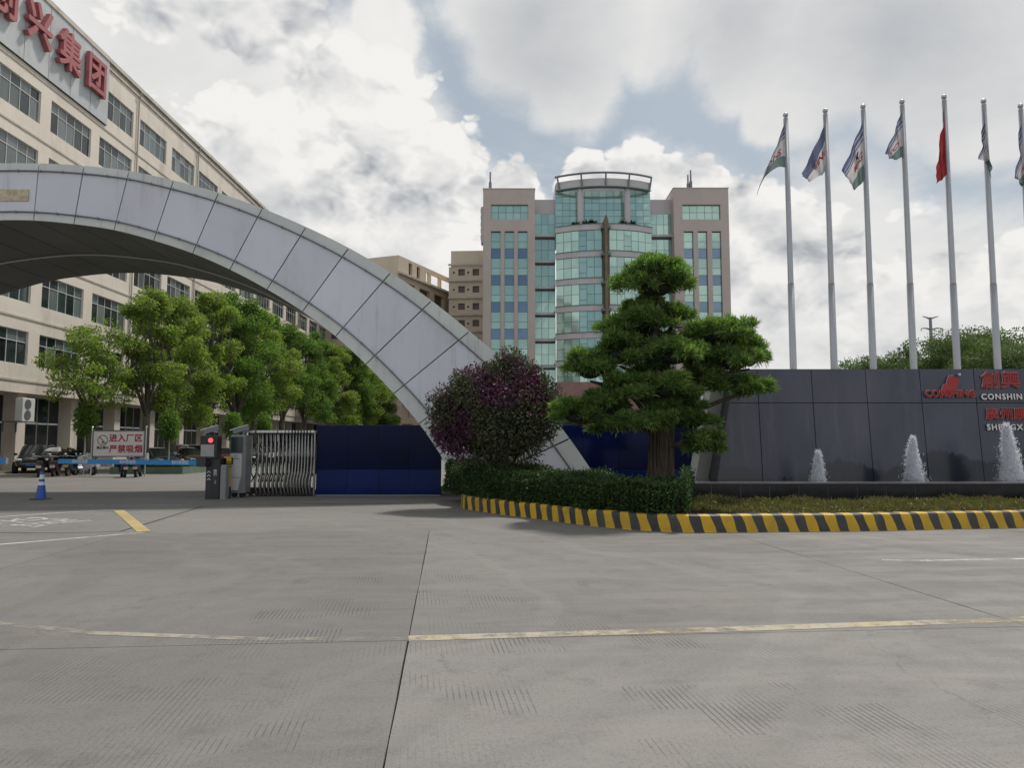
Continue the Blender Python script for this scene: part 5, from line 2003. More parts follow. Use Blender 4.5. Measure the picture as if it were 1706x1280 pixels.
mb.bevbox(hx0, hx1, BY - .05, BY + .3, zb(764) + .004, zb(726), .02)
mb.build('display_head', M_bcab, barr)
mb = MB()
mb.box(P(336, 750, BY).x, P(358, 750, BY).x, BY - .068, BY - .051, zb(761), zb(741))
mb.build('display_panel', mat('unlit_grey_display', (0.36, 0.37, 0.35), (0.3, 0.31, 0.3), 6, rough=0.3), barr)
mb = MB()
mb.box(P(335, 750, BY).x, P(359, 750, BY).x, BY - .066, BY - .051, zb(739), zb(728))
mb.build('light_panel', M_black, barr)
mb = MB()
c_ = P(352.5, 734, BY)
mb.cyl((c_.x, BY - .078, c_.z), .075, .011, 20, 'y')
mb.build('red_light', mat('lit_red_lamp', (0.5, 0.05, 0.05), rough=0.4, emit=((1.0, 0.12, 0.14), 0.75)), barr)
for i, zc in enumerate((787, 793, 799)):            # white chevrons and characters on the front
    c_ = P(348, zc, BY)
    mb = MB()
    w = .048
    for s in (-1, 1):
        mb.hexa([(c_.x, BY - .006, c_.z + .012), (c_.x + s * w, BY - .006, c_.z - .032), (c_.x + s * w, BY - .001, c_.z - .032), (c_.x, BY - .001, c_.z + .012),
                 (c_.x, BY - .006, c_.z + .038), (c_.x + s * w, BY - .006, c_.z - .006), (c_.x + s * w, BY - .001, c_.z - .006), (c_.x, BY - .001, c_.z + .038)])
    mb.build('chevron', M_white, barr)
c_ = P(358.5, 788, BY)
for a, b, c2_, d2_ in ((-.04, .04, .08, .088), (-.04, .04, -.088, -.08), (-.04, -.032, -.08, .08), (.032, .04, -.08, .08)):
    mb = MB()
    mb.box(c_.x + a, c_.x + b, BY - .006, BY - .001, c_.z + c2_, c_.z + d2_)
    mb.build('plate_edge', M_white, barr)
lettering('printed_mark', '停\n车', lambda x, y, d: (c_.x + x, BY - .004 - d, c_.z + y + .01), M_white, barr, size=.072, extrude=.001, offset=.001)
c2_ = P(358.5, 804, BY)
lettering('printed_mark', '入\n口', lambda x, y, d: (c2_.x + x, BY - .004 - d, c2_.z + y + .01), M_white, barr, size=.06, extrude=.001, offset=.001)
camera_unit('barrier_camera', 'dark hooded number plate camera on top of the barrier display', P(349, 720, BY).x, BY + .12, zb(726) + .002, .44)
# arm
M_arm = mat('blue_barrier_arm', (0.02, 0.24, 0.56), (0.018, 0.21, 0.50), 1.5, rough=0.4)
arm = thing('boom_gate', 'long blue barrier arm with white lettering lowered across the driveway', 'barrier arm', (P(337, 771, BY).x, BY - .16, P(337, 771, BY).z))
a0, a1 = P(336, 771.5, BY - .18), P(98, 769, BY + 1.0)
mb = MB()
hgt = .072
d_ = (a1 - a0).normalized()
nrm = Vector((0, 0, 1)).cross(d_).normalized() * .035
mb.hexa([a0 - nrm - Vector((0, 0, hgt)), a1 - nrm - Vector((0, 0, hgt)), a1 + nrm - Vector((0, 0, hgt)), a0 + nrm - Vector((0, 0, hgt)),
         a0 - nrm + Vector((0, 0, hgt)), a1 - nrm + Vector((0, 0, hgt)), a1 + nrm + Vector((0, 0, hgt)), a0 + nrm + Vector((0, 0, hgt))])
mb.build('arm_beam', M_arm, arm)
front = -nrm if (-nrm).y < 0 else nrm
xd = -d_
for t in (.14, .50, .84):
    c_ = a0 + (a1 - a0) * t
    lettering('arm_lettering', '创兴欢迎您', lambda x, y, d, c_=c_: c_ + front * (1.04 + d) + xd * x + Vector((0, 0, y)), M_white, arm, size=.115, extrude=.002, offset=.001, spacing=1.0)
mb = MB()
hub = P(345, 771, BY)
mb.cyl((hub.x, BY - .12, hub.z), .11, .12, 14, 'y')
mb.box(hub.x - .22, hub.x + .05, BY - .24, BY - .12, hub.z - .12, hub.z + .12)
mb.build('arm_hub', M_bcab, barr)
arm2 = thing('boom_gate', 'end of a second blue barrier arm entering at the left edge', 'barrier arm', (P(-30, 768, 23).x, 23.4, P(0, 768, 23).z))
mb = MB()
b0, b1 = P(11, 768, 23.4), P(-130, 768, 23.4)
mb.box(b1.x, b0.x, 23.37, 23.44, b0.z - .085, b0.z + .085)
mb.build('arm_beam', M_arm, arm2)
mb = MB()
mb.box(b0.x + .005, b0.x + .02, 23.36, 23.45, b0.z - .09, b0.z + .09)
mb.build('end_cap', M_white, arm2)
# striped guard post between cabinet and gate
M_ypost = mat('yellow_post_paint', (0.60, 0.40, 0.03), (0.52, 0.34, 0.03), 3, rough=0.5)
post = thing('guard_post', 'yellow and black striped guard post between barrier cabinet and gate', 'post', (P(379, 800, BY + .3).x, BY + .35, 0))
xp0, xp1 = P(375.8, 800, BY + .3).x, P(383, 800, BY + .3).x
cuts = [(0, 811, 832), (1, 779, 811), (0, 776.5, 779), (1, 774.5, 776.5), (0, 772.5, 774.5), (1, 770.5, 772.5), (0, 769, 770.5), (1, 761, 769)]
z_ = 0.0
for yel, ya, yb in cuts:
    z1_ = P(379, ya, BY + .3).z
    mb = MB()
    mb.bevbox(xp0, xp1, BY + .3, BY + .42, z_, z1_, .01)
    mb.build('painted_band', M_ypost if yel else M_black, post)
    z_ = z1_ + .0005
mb = MB()
mb.box(P(364, 800, BY + .3).x, xp1 + .0, BY + .46, BY + .52, zb(775), zb(763))
mb.build('cross_bar', M_black, post)

# ------------------------------------------------------------------ cone
cn = G(68, 832.5)
cone = thing('traffic_cone', 'blue traffic cone with white bands on the driveway', 'cone', cn)
M_cblue = mat('blue_cone_plastic', (0.025, 0.11, 0.42), (0.02, 0.09, 0.36), 3, rough=0.45)
M_cwhite = mat('reflective_white_band', (0.66, 0.70, 0.74), rough=0.35)
Hc = .82
rad = lambda z: .155 - .120 * (z / Hc)
mb = MB()
mb.bevbox(cn.x - .24, cn.x + .24, cn.y - .24, cn.y + .24, 0.003, .035, .05)
mb.build('foot', M_black, cone)
for z0, z1, m, nm in ((.035, .42, M_cblue, 'cone_body'), (.42, .52, M_cwhite, 'band'), (.52, .60, M_cblue, 'cone_body'), (.60, .73, M_cwhite, 'band'), (.73, Hc, M_cblue, 'cone_body')):
    mb = MB()
    e = .004 if nm == 'band' else 0
    mb.cyl((cn.x, cn.y, z0), rad(z0) + e, z1 - z0, 22, 'z', r2=rad(z1) + e)
    mb.build(nm, m, cone, smooth=False)

# ------------------------------------------------------------------ no-smoking board, planter
SY = 38.6
sl, st_ = P(155, 717, SY), P(241, 762, SY)
board = thing('warning_board', 'white no smoking board with red characters on two posts in front of the planter', 'sign', ((sl.x + st_.x) / 2, SY, 0))
M_board = mat('white_board', (0.86, 0.83, 0.82), (0.80, 0.77, 0.75), 1.5, rough=0.5)
mb = MB()
mb.box(sl.x + .05, st_.x - .05, SY - .02, SY + .02, st_.z + .05, sl.z - .05)
mb.build('board_face', M_board, board)
mb = MB()
for a in ((sl.x, st_.x, sl.z - .06, sl.z), (sl.x, st_.x, st_.z, st_.z + .06), (sl.x, sl.x + .06, st_.z + .06, sl.z - .06), (st_.x - .06, st_.x, st_.z + .06, sl.z - .06)):
    mb.box(a[0], a[1], SY - .04, SY + .04, a[2], a[3])
mb.build('frame', M_greyrail, board)
for x in (sl.x - .03, st_.x + .03):
    mb = MB()
    mb.tube([(x, SY, 0), (x, SY, sl.z + .12)], .035, 8)
    mb.sphere((x, SY, sl.z + .14), .05, 8, 6)
    mb.build('post', M_steel, board)
W_ = st_.x - sl.x
bf = lambda xc, zc: (lambda x, y, d: (xc + x, SY - .024 - d, zc + y))
M_prt = mat('red_print', (0.45, 0.03, 0.06), rough=0.6)
M_prb = mat('black_print', (0.02, 0.02, 0.02), rough=0.6)
for body, yy in (('进入厂区', 731), ('严禁吸烟', 749)):
    p = P(210, yy, SY)
    lettering('printed_characters', body, bf(p.x, p.z), M_prt, board, size=.42, extrude=.003, offset=.011, spacing=1.06)
p = P(171.5, 746.5, SY)
lettering('printed_characters', '禁止烟火', bf(p.x, p.z), M_prb, board, size=.155, extrude=.002, offset=.004, spacing=1.02)
p = P(171.5, 734, SY)
mb = MB()
n = 28
for rr, r2 in ((.27, .235),):
    for k in range(n):
        a, b = 2 * math.pi * k / n, 2 * math.pi * (k + 1) / n
        mb.face([(p.x + math.cos(a) * rr, SY - .026, p.z + math.sin(a) * rr), (p.x + math.cos(b) * rr, SY - .026, p.z + math.sin(b) * rr), (p.x + math.cos(b) * r2, SY - .026, p.z + math.sin(b) * r2), (p.x + math.cos(a) * r2, SY - .026, p.z + math.sin(a) * r2)])
s_ = .18
mb.face([(p.x - s_ - .015, SY - .027, p.z + s_ - .015), (p.x - s_ + .015, SY - .027, p.z + s_ + .015), (p.x + s_ + .015, SY - .027, p.z - s_ + .015), (p.x + s_ - .015, SY - .027, p.z - s_ - .015)])
mb.build('prohibition_ring', mat('dark_red_print', (0.10, 0.02, 0.03), rough=0.6), board)
mb = MB()
mb.face([(p.x - .10, SY - .0285, p.z - .10), (p.x + .02, SY - .0285, p.z - .14), (p.x + .10, SY - .0285, p.z - .05), (p.x + .02, SY - .0285, p.z - .08)])
mb.face([(p.x - .02, SY - .0285, p.z - .17), (p.x + .03, SY - .0285, p.z - .18), (p.x + .06, SY - .0285, p.z - .10), (p.x + .02, SY - .0285, p.z - .10)])
mb.build('match_symbol', M_prb, board)
pl = thing('planter', 'low green edged planter with clipped ground cover under the trees', 'planter', (-20, 42, 0))
q0, q1 = G(150, 792.5), G(300, 790.5)
qx0, qx1, qy = q0.x, q1.x, q1.y + .3
M_gkerb = mat('green_painted_edge', (0.13, 0.19, 0.14), (0.10, 0.15, 0.11), 2, rough=0.7, dirt=(0.07, 0.08, 0.06))
mb = MB()
mb.box(qx0, qx1, qy, qy + .18, 0, .38)
mb.box(qx1 - .18, qx1, qy + .18, qy + 26, 0, .38)
mb.build('edge_wall', M_gkerb, pl)
mb = MB()
mb.box(qx0, qx1 - .18, qy + .18, qy + 26, 0, .30)
mb.build('bed', M_soil, pl)
g_ = rng_of(31)
n = 9000
c = np.stack([g_.uniform(qx0 + .1, qx1 - .1, n), qy + .1 + 7 * g_.random(n) ** 1.5, .3 + .30 * g_.random(n)], 1)
d = g_.normal(size=(n, 3))
d[:, 2] = abs(d[:, 2]) + .2
quads_mesh('ground_cover', leaf_quads(c - np.array(root_loc(pl)), d, .2, .06, g_), M_hedge, pl, kind='stuff')

# ------------------------------------------------------------------ flagpoles and flags
M_pole = mat('flagpole_steel', (0.44, 0.45, 0.47), (0.40, 0.41, 0.43), 1.0, rough=0.40, metal=0.6)
FPY = 23.0
ptop = [(1309, 197), (1375, 190), (1438, 183), (1503, 175), (1573, 167), (1639, 174), (1700.5, 182)]
pname = ['leftmost flagpole of the row, shortest in view', 'second flagpole from the left', 'third flagpole from the left', 'fourth flagpole from the left, left of the red flag',
         'tallest flagpole, carrying the plain red flag', 'flagpole just right of the red flag', 'flagpole cut by the right edge of the photo']
PX = []
for i, ((px, py), nm) in enumerate(zip(ptop, pname)):
    t_ = P(px, py, FPY)
    PX.append(t_.x)
    fp = thing('flagpole', nm, 'flagpole', (t_.x, FPY, 0), group='flagpoles behind the sign wall')
    mb = MB()
    zc = P(px, 475, FPY).z
    mb.tube([(t_.x, FPY, 0), (t_.x, FPY, 3.9), (t_.x, FPY, zc)], [.118, .104, .098], 14)
    mb.tube([(t_.x, FPY, zc - .02), (t_.x, FPY, zc + .08), (t_.x, FPY, t_.z)], [.096, .086, .072], 14)
    mb.build('mast', M_pole, fp, smooth=True)
    mb = MB()
    mb.cyl((t_.x, FPY, t_.z - .005), .05, .05, 10)
    mb.sphere((t_.x, FPY, t_.z + .11), .082, 14, 9)
    mb.build('ball_finial', M_steel, fp, smooth=True)
    mb = MB()
    mb.tube([(t_.x - .10, FPY - .03, 4.0), (t_.x - .085, FPY - .03, t_.z - .1)], .006, 4)
    mb.build('halyard', M_white, fp)


def flagmat(name, bands, diag=0.0):
    """Flag cloth: printed bands by cloth coordinate (UV)."""
    m = bpy.data.materials.new(name)
    m.use_nodes = True
    q = NT(m.node_tree)
    bs = m.node_tree.nodes['Principled BSDF']
    uv = q.n('ShaderNodeUVMap').outputs[0]
    sp = q.n('ShaderNodeSeparateXYZ')
    q.put(sp.inputs[0], uv)
    u, v = sp.outputs[0], sp.outputs[1]
    col = None
    vv = q.m('ADD', v, q.m('MULTIPLY', q.m('SINE', q.m('MULTIPLY', u, 5.0)), .05))
    vv = q.m('ADD', vv, q.m('MULTIPLY', u, diag))
    for lo, c in bands:
        col = q.mix(q.ss(vv, lo - .008, lo + .008), col if col is not None else c, c)
    nz = q.noise(uv, 9.0, 3.0)
    col = q.mix(q.ss(nz, .4, .8, 0, .2), col, (.3, .3, .32))
    q.put(bs.inputs['Base Color'], col)
    bs.inputs['Roughness'].default_value = .8
    bs.inputs['Specular IOR Level'].default_value = .1
    tr = q.n('ShaderNodeBsdfTranslucent')
    q.put(tr.inputs[0], col)
    mx = q.n('ShaderNodeMixShader')
    mx.inputs[0].default_value = .5
    q.put(mx.inputs[1], bs.outputs[0])
    q.put(mx.inputs[2], tr.outputs[0])
    q.put(m.node_tree.nodes['Material Output'].inputs[0], mx.outputs[0])
    return m


NAVY, WHT, GRN, MID = (0.13, 0.15, 0.25), (0.62, 0.59, 0.60), (0.17, 0.24, 0.23), (0.38, 0.42, 0.50)
FB = [(-.5, NAVY), (.12, MID), (.16, NAVY), (.24, WHT), (.28, NAVY), (.32, WHT), (.74, GRN)]
M_flag = flagmat('printed_white_flag', FB)
M_flag2 = flagmat('printed_blue_white_flag', [(-.5, NAVY), (.36, WHT), (.86, MID)], diag=-.25)
M_flagr = flagmat('red_flag', [(-.5, (0.38, 0.05, 0.06)), (.5, (0.34, 0.04, 0.05))])
M_ftxt = mat('red_flag_print', (0.36, 0.04, 0.07), rough=.8)
M_fblk = mat('black_flag_print', (0.03, 0.035, 0.04), rough=.8)
# pixel outline of the draped cloth: hoist top, hoist bottom, fly top, fly bottom, plus the sag of the lower edge
flags = [((1306, 206), (1309, 279), (1274, 290), (1259, 327), (-8, -12), M_flag, 'limp white and green printed flag streaming furthest left', 'CONS', .55, .60, 0),
         ((1371, 208), (1377, 282), (1334, 290), (1347, 303), (4, 2), M_flag2, 'limp blue and white printed flag on the second pole from the left', 'SHING', .62, .55, 0),
         ((1436, 202), (1443, 298), (1402, 284), (1420, 317), (-3, 6), M_flag, 'limp white flag with black emblem and red letters on the third pole', 'RING', .62, .52, 1),
         ((1501, 186), (1504, 262), (1473, 258), (1478, 267), (0, 3), M_flag, 'short limp blue and white flag with a torn lower edge on the fourth pole', 'CO', .4, .56, 0),
         ((1570, 180), (1575, 290), (1559, 256), (1560, 306), (-2, 3), M_flagr, 'plain red flag hanging limp on the tallest pole', None, 0, 0, 0),
         ((1635, 184), (1650, 300), (1628, 262), (1644, 272), (0, -2), M_flag, 'limp white and green printed flag wrapped round its pole, right of the red flag', 'SHI', .5, .50, 0),
         ((1697, 190), (1704, 312), (1690, 298), (1697, 310), (0, 0), M_flag, 'limp dark printed flag cut by the right edge of the photo', 'SH', .5, .55, 0)]
for i, (A, B, C, D, sag, m, lab, txt, tu, tv, horse) in enumerate(flags):
    FYc = FPY - .12
    a, b, c, d = [P(x, y, FYc) for x, y in (A, B, C, D)]
    a.x = b.x = PX[i] - .09
    if i == 5:
        b.x += .12
    fl = thing('flag', lab, 'flag', (a.x, FYc, a.z), group='flags on the flagpoles')
    sg = Vector((sag[0] / FPX * FYc, 0, -sag[1] / FPX * FYc))
    ph_ = i * 1.7

    def cloth(u, v, off=0.0):
        p = (a * (1 - u) + c * u) * (1 - v) + (b * (1 - u) + d * u) * v
        p = p + sg * (4 * u * (1 - u)) * v
        fold = math.sin(u * 11 + v * 3 + ph_) * .075 * min(u * 4, 1) + math.sin(u * 23 + ph_ * 2 - v * 5) * .028 * min(u * 4, 1)
        wob = math.sin(v * 9 + ph_) * .018 * u + math.sin(v * 21 + ph_ * 3) * .012 * u
        tear = 0.0
        if i == 3 and v > .95:
            tear = .06 * max(0, 1 - abs(u - .62) / .10)
        return Vector((p.x + wob, p.y + fold - off - .1 * math.sin(u * 2.2), p.z + .02 * math.sin(u * 9 + ph_) * v + tear))
    NU, NV = 22, 18
    V, F, UVs = [], [], []
    for q_ in range(NV + 1):
        for r_ in range(NU + 1):
            V.append(cloth(r_ / NU, q_ / NV) - root_loc(fl))
            UVs.append((r_ / NU, q_ / NV))
    for q_ in range(NV):
        for r_ in range(NU):
            k_ = q_ * (NU + 1) + r_
            F.append((k_, k_ + 1, k_ + NU + 2, k_ + NU + 1))
    me = bpy.data.meshes.new('cloth')
    me.from_pydata([tuple(v) for v in V], [], F)
    ul = me.uv_layers.new(name='UVMap')
    for lp in me.loops:
        ul.data[lp.index].uv = UVs[lp.vertex_index]
    me.polygons.foreach_set('use_smooth', [True] * len(F))
    me.materials.append(m)
    link('cloth', me, fl)
    if txt:
        hgt_ = abs(a.z - b.z) + .3
        wid = (c - a).length

        def onflag(x, y, dd):                       # the print runs along the cloth
            return cloth(min(max(1 - (tu + x / wid * .9), .02), .98), min(max(tv - y / hgt_, .02), .98), .012 + dd)
        lettering('flag_print', txt, onflag, M_ftxt, fl, size=.46, extrude=.0, offset=.012)
        if horse:
            poly = [(-.22, -.02), (-.12, .10), (-.02, .06), (.08, .12), (.20, .16), (.26, .10), (.18, .06), (.14, -.02), (.22, -.12), (.12, -.10), (.04, -.05), (-.06, -.06), (-.14, -.16), (-.16, -.06)]
            mb = MB()
            for j in range(1, len(poly) - 1):
                mb.face([onflag(px_ * .9, py_2 + .26, 0) for px_, py_2 in (poly[0], poly[j], poly[j + 1])])
            mb.build('flag_emblem', M_fblk, fl)

# ------------------------------------------------------------------ parked cars
M_tyre = mat('tyre_rubber', (0.018, 0.018, 0.018), rough=0.85)
M_rim = mat('alloy_rim', (0.42, 0.42, 0.43), rough=0.3, metal=0.8)
M_cglass = mat('car_glass', (0.015, 0.02, 0.02), rough=0.04, spec=0.7)
M_lamp = mat('headlamp_glass', (0.62, 0.64, 0.66), rough=0.1)
M_tail = mat('tail_lamp', (0.30, 0.02, 0.02), rough=0.15)
M_plate = mat('blue_number_plate', (0.03, 0.10, 0.40), rough=0.4)


def carpaint(name, c):
    m = mat(name, c, rough=0.22, metal=0.2, spec=0.6)
    m.node_tree.nodes['Principled BSDF'].inputs['Coat Weight'].default_value = 0.8
    m.node_tree.nodes['Principled BSDF'].inputs['Coat Roughness'].default_value = 0.05
    return m


def make_car(label, paint_m, suv=False):
    t = thing('parked_car', label, 'car', group='cars parked at the factory')
    H = 1.66 if suv else 1.46
    blt = 1.02 if suv else .92
    zb_ = .26 if suv else .20
    secs = [(-2.24, .66, .72, .42), (-2.16, .80, blt - .04, .26), (-1.72, .88, blt + .02, zb_), (-1.0, .90, blt + .02, zb_), (0.0, .905, blt, zb_), (.85, .90, blt - .01, zb_), (1.35, .885, blt - .07, zb_),
            (1.85, .84, blt - .17, zb_ + .02), (2.16, .72, blt - .28, .30), (2.24, .55, blt - .38, .40)]
    rings = []
    for x, w, zt, z0 in secs:
        rings.append([(x, -w * .80, z0), (x, w * .80, z0), (x, w * .97, z0 + .12), (x, w, (z0 + zt) / 2), (x, w * .96, zt - .10), (x, w * .86, zt), (x, -w * .86, zt), (x, -w * .96, zt - .10), (x, -w, (z0 + zt) / 2), (x, -w * .97, z0 + .12)])
    mb = MB()
    mb.loft(rings)
    b = link('body', mb.mesh('body', paint_m, smooth=True), t)
    sb = b.modifiers.new('round', 'SUBSURF')
    sb.levels = sb.render_levels = 2
    # cabin: rounded loft, then glass sheets a little proud of it
    if suv:
        cs_ = [(-2.02, .70, .74, blt + .03), (-1.86, .68, .70, H - .10), (-1.1, .66, .68, H), (.0, .65, .67, H - .01), (.42, .64, .66, H - .05), (1.22, .70, .74, blt - .02)]
    else:
        cs_ = [(-1.86, .66, .72, blt + .03), (-1.15, .60, .66, H - .05), (-.6, .60, .65, H), (.0, .60, .65, H - .01), (.36, .59, .64, H - .05), (1.22, .68, .74, blt - .04)]
    mb = MB()
    rr = []
    for x, wt, wb, zt in cs_:
        rr.append([(x, -.80, blt - .08), (x, .80, blt - .08), (x, max(wt + .06, .7), (blt + zt) / 2), (x, wt, zt - .02), (x, wt * .8, zt), (x, -wt * .8, zt), (x, -wt, zt - .02), (x, -max(wt + .06, .7), (blt + zt) / 2)])
    mb.loft(rr)
    link('cabin', mb.mesh('cabin', paint_m, smooth=False), t)
    ws0, ws1 = cs_[-2], cs_[-1]
    mb = MB()
    e = .012
    f = lambda s: (ws0[0] + (ws1[0] - ws0[0]) * s, ws0[3] + (ws1[3] - ws0[3]) * s)
    (xa, za), (xb, zb2) = f(.08), f(.90)
    mb.hexa([(xb + e, -.70, zb2 + e), (xb + e, .70, zb2 + e), (xb - .02, .70, zb2 - .02), (xb - .02, -.70, zb2 - .02), (xa + e, -.54, za + e), (xa + e, .54, za + e), (xa - .02, .54, za - .02), (xa - .02, -.54, za - .02)])
    link('windscreen', mb.mesh('windscreen', M_cglass), t)
    r0_, r1_ = cs_[0], cs_[1]
    g2 = lambda s: (r0_[0] + (r1_[0] - r0_[0]) * s, r0_[3] + (r1_[3] - r0_[3]) * s)
    (xa, za), (xb, zb2) = g2(.92), g2(.2)
    mb = MB()
    mb.hexa([(xb - e, -.62, zb2 + e), (xb - e, .62, zb2 + e), (xb + .02, .62, zb2 - .02), (xb + .02, -.62, zb2 - .02), (xa - e, -.52, za + e), (xa - e, .52, za + e), (xa + .02, .52, za - .02), (xa + .02, -.52, za - .02)])
    link('rear_window', mb.mesh('rear_window', M_cglass), t)
    zc_ = H - .13
    for s in (-1, 1):
        for x0, x1, x0t, x1t in ((-.30, .92, -.26, .38), (-1.45, -.38, -1.02 if not suv else -1.3, -.34)):
            mb = MB()
            yb_, yt_ = s * .772, s * (.665 if not suv else .70)
            mb.hexa([(x0, yb_ + s * e, blt + .03), (x1, yb_ + s * e, blt + .03), (x1, yb_ - s * .05, blt + .03), (x0, yb_ - s * .05, blt + .03), (x0t, yt_ + s * e, zc_), (x1t, yt_ + s * e, zc_), (x1t, yt_ - s * .05, zc_), (x0t, yt_ - s * .05, zc_)])
            link('side_window', mb.mesh('side_window', M_cglass), t)
        mb = MB()
        mb.sphere((.88, s * .96, blt + .06), .11, 8, 6, sc=(.8, 1, .7))
        link('mirror', mb.mesh('mirror', paint_m, smooth=True), t)
        mb = MB()
        mb.sphere((1.98, s * .62, blt - .26), .2, 10, 6, sc=(.75, 1, .38))
        link('headlight', mb.mesh('headlight', M_lamp, smooth=True), t)
        mb = MB()
        mb.sphere((-2.14, s * .62, blt - .14), .18, 8, 6, sc=(.5, 1, .5))
        link('tail_light', mb.mesh('tail_light', M_tail, smooth=True), t)
        for xw in (-1.38, 1.38):
            mb = MB()
            mb.cyl((xw, s * .80 - .11 + s * .06, .33), .33, .22, 20, 'y')
            wh = link('wheel', mb.mesh('tyre', M_tyre), t)
            mb = MB()
            mb.cyl((xw, s * .918 - .008, .33), .21, .016, 16, 'y')
            link('rim', mb.mesh('rim', M_rim), wh)
    mb = MB()
    mb.box(2.215, 2.25, -.23, .23, .42, .53)
    link('number_plate', mb.mesh('number_plate', M_plate), t)
    mb = MB()
    mb.box(2.16, 2.225, -.42, .42, .56, .68 if not suv else .78)
    link('grille', mb.mesh('grille', M_black), t)
    return t


P_blk = carpaint('black_car_paint', (0.012, 0.012, 0.014))
P_nvy = carpaint('navy_car_paint', (0.012, 0.018, 0.05))
P_brn = carpaint('brown_car_paint', (0.06, 0.04, 0.035))
P_wht = carpaint('white_car_paint', (0.62, 0.62, 0.62))
P_red = carpaint('dark_red_car_paint', (0.10, 0.012, 0.016))
P_sil = carpaint('silver_car_paint', (0.36, 0.37, 0.38))


def placecar(c, px, Y, deg, z=0.0):
    c.location = ((px - 853) / FPX * Y, Y, z)
    c.rotation_euler = (0, 0, math.radians(deg))


placecar(make_car('black sport utility car with a white sunshade at the left edge by the factory wall', P_blk, True), 66, 44.6, -66)
placecar(make_car('dark blue car half hidden behind the no smoking board', P_nvy), 262, 47.5, -38)
placecar(make_car('brown car with sky reflections on its windscreen beside the dark blue car', P_brn), 312, 51.5, -38)
placecar(make_car('white car behind the brown car, left of the barrier cabinet', P_wht, True), 322, 58.0, -38)
placecar(make_car('dark red car seen between barrier cabinet and motor cabinet', P_red), 366, 56.5, -38)
placecar(make_car('black car behind the left end of the folding gate', P_blk), 412, 60, -38)
placecar(make_car('white car behind the middle of the folding gate', P_wht), 440, 66, -38)
placecar(make_car('silver car behind the folding gate, beyond the white one', P_sil), 470, 73, -38)
placecar(make_car('second dark car behind the right half of the folding gate', P_nvy), 500, 81, -38)
sh = thing('sun_shade', 'folded white sunshade lying on the bonnet of the black sport utility car', 'sunshade', P(88, 747, 43.0))
mb = MB()
c_ = P(88, 748, 43.1)
mb.hexa([(c_.x - .42, c_.y - .12, c_.z - .12), (c_.x + .36, c_.y - .12, c_.z - .16), (c_.x + .36, c_.y + .2, c_.z - .13), (c_.x - .42, c_.y + .2, c_.z - .1),
         (c_.x - .25, c_.y + .06, c_.z + .04), (c_.x + .30, c_.y + .06, c_.z + .10), (c_.x + .30, c_.y + .24, c_.z + .09), (c_.x - .25, c_.y + .24, c_.z + .03)])
mb.build('shade_sheet', M_white, sh)

# ------------------------------------------------------------------ motor scooters
M_sblk = mat('black_scooter_plastic', (0.02, 0.02, 0.024), rough=0.3)


def make_scooter(label, body_m, plate_m, sx=1.0):
    t = thing('motor_scooter', label, 'scooter', group='scooters parked by the planter')
    for x in (-.62, .66):
        mb = MB()
        mb.cyl((x, -.06, .25), .25, .12, 18, 'y')
        w = link('wheel', mb.mesh('tyre', M_tyre), t)
        mb = MB()
        mb.cyl((x, -.066, .25), .14, .132, 14, 'y')
        link('rim', mb.mesh('rim', M_rim), w)
    mb = MB()                                       # floor, tail body, leg shield
    rings = [[(x, -w, z0), (x, w, z0), (x, w * .9, z1), (x, -w * .9, z1)] for x, w, z0, z1 in ((-.92, .08, .62, .70), (-.72, .15, .42, .74), (-.30, .17, .30, .70), (-.16, .16, .26, .40), (.22, .15, .26, .36), (.34, .17, .28, .46))]
    mb.loft(rings)
    mb.loft([[(x, -w, z), (x, w, z), (x + .08, w * .8, z), (x + .08, -w * .8, z)] for x, w, z in ((.36, .17, .30), (.42, .21, .55), (.36, .22, .82), (.30, .12, .98))])
    mb.loft([[(x, -w, z), (x, w, z), (x, w, z + .05), (x, -w, z + .05)] for x, w, z in ((.42, .07, .48), (.66, .09, .53), (.90, .06, .44))])
    link('body', mb.mesh('body', body_m), t)
    mb = MB()
    mb.loft([[(x, -w, z0), (x, w, z0), (x, w * .8, z0 + h), (x, -w * .8, z0 + h)] for x, w, z0, h in ((-.88, .10, .70, .09), (-.62, .15, .71, .11), (-.28, .15, .69, .10), (-.12, .09, .68, .06))])
    link('seat', mb.mesh('seat', M_black), t)
    mb = MB()
    mb.tube([(.62, -.09, .25), (.50, -.08, .62)], .025, 6)
    mb.tube([(.62, .09, .25), (.50, .08, .62)], .025, 6)
    link('fork', mb.mesh('fork', M_steel), t)
    mb = MB()
    mb.tube([(.20, -.36, 1.02), (.30, -.2, 1.04), (.33, 0, 1.0), (.30, .2, 1.04), (.20, .36, 1.02)], .018, 6)
    link('handlebar', mb.mesh('handlebar', M_steel), t)
    for s in (-1, 1):
        mb = MB()
        mb.tube([(.28, s * .22, 1.02), (.24, s * .33, 1.10)], .008, 5)
        mb.sphere((.24, s * .34, 1.13), .05, 8, 6, sc=(.4, 1.2, .9))
        link('mirror', mb.mesh('mirror', M_steel), t)
    mb = MB()
    mb.sphere((.44, 0, .86), .09, 10, 7, sc=(.7, 1, 1))
    link('headlight', mb.mesh('headlight', M_lamp, smooth=True), t)
    mb = MB()
    mb.box(-.97, -.955, -.11, .11, .46, .60)
    link('number_plate', mb.mesh('number_plate', plate_m), t)
    mb = MB()
    mb.box(-.985, -.93, -.07, .07, .64, .70)
    link('tail_light', mb.mesh('tail_light', M_tail), t)
    return t


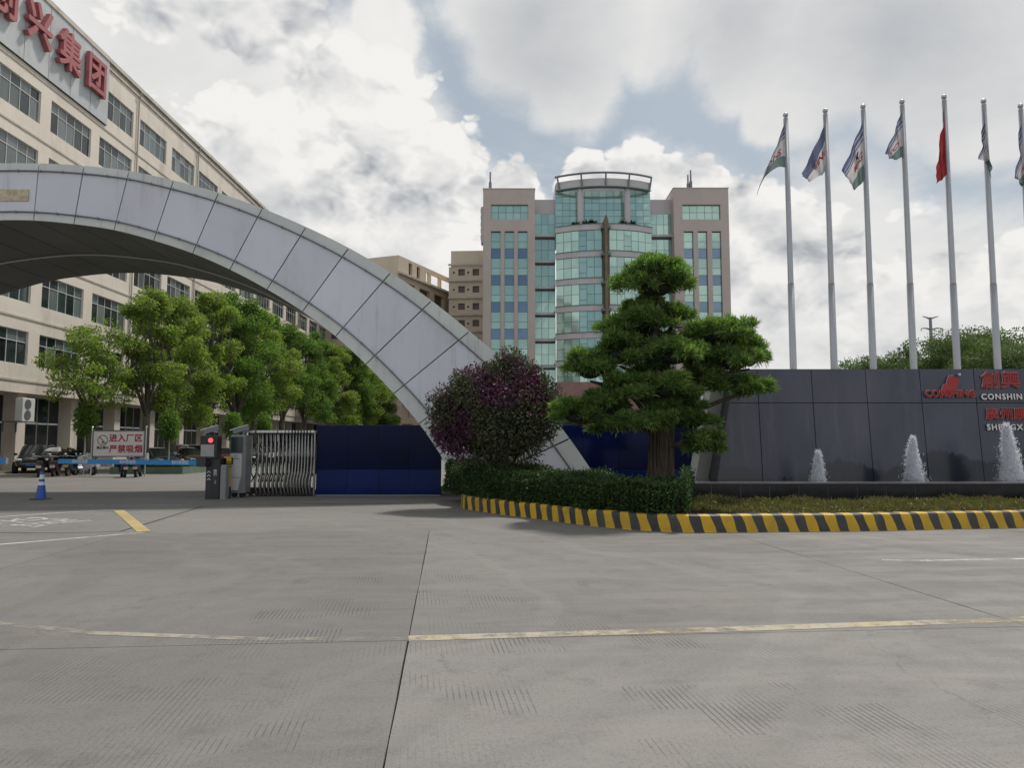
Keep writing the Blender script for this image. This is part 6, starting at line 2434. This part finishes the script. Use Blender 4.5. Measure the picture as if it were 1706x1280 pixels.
M_ypl = mat('yellow_number_plate', (0.55, 0.42, 0.08), rough=0.5)
M_wpl = mat('pale_number_plate', (0.55, 0.55, 0.52), rough=0.5)
P_mag = mat('dark_purple_plastic', (0.04, 0.012, 0.035), rough=0.3)
P_wsc = mat('white_scooter_plastic', (0.58, 0.58, 0.58), rough=0.35)
M_box = M_sblk
for px, py, deg, bm, pm_, lab in ((66, 795, 118, M_sblk, M_wpl, 'black scooter with a pale number plate right behind the blue cone'), (92, 794, 112, P_mag, M_wpl, 'dark purple scooter between the cone and the white fairing scooter'),
                                  (118, 793, 105, M_sblk, M_ypl, 'black scooter with a yellow number plate under the barrier arm end'), (140, 792, 160, P_wsc, M_wpl, 'scooter with a white fairing in front of the planter corner'),
                                  (205, 795.5, 124, M_sblk, M_wpl, 'black motorbike scooter in front of the no smoking board'), (230, 795, 106, M_sblk, M_wpl, 'black scooter under the right corner of the no smoking board')):
    s = make_scooter(lab, bm, pm_)
    g0 = G(px, py)
    s.location = g0
    if px > 180:
        s.scale = (.9, .9, .88)
    s.rotation_euler = (0, 0, math.radians(deg))
# shrubs along the factory wall by the black car
for px, Y, lab in ((118, 44.5, 'small bushy shrub right of the black sport utility car'), (142, 44.0, 'small shrub at the foot of the leftmost street tree')):
    X = (px - 853) / FPX * Y
    g_ = rng_of(px)
    sp = thing('shrub', lab, 'shrub', (X, Y, 0), group='small shrubs by the planter')
    n = 1500
    v = unit(g_.normal(size=(n, 3))) * (g_.random((n, 1)) ** .4)
    quads_mesh('leaves', leaf_quads(v * [.7, .6, .6] + [0, 0, .85], g_.normal(size=(n, 3)), .16, .06, g_), leafmat('brownish_shrub_leaf', [(0.03, .04, .02), (.06, .05, .03), (.05, .03, .02)]), sp)
    mb = MB()
    mb.tube([(0, 0, 0), (.02, 0, .8)], [.05, .03], 6)
    link('stem', mb.mesh('stem', M_twig), sp)

# brown earth strip along the factory foot
mb = MB()
a_, b_ = G(-60, 789), G(120, 788)
mb.loft([[(a_.x - 3, a_.y, 0), (b_.x, b_.y, 0), (b_.x - 2.0, b_.y + 4.4, 0), (a_.x - 3, b_.y + 4.4, 0)], [(a_.x - 3, a_.y + .1, .05), (b_.x - .1, b_.y + .1, .05), (b_.x - 2.0, b_.y + 4.4, .06), (a_.x - 3, b_.y + 4.4, .06)]])
mb.build('earth_strip', mat('brown_earth', (0.13, 0.095, 0.06), (0.09, 0.08, 0.045), 1.5, rough=0.95, bump=.3), kind='structure')
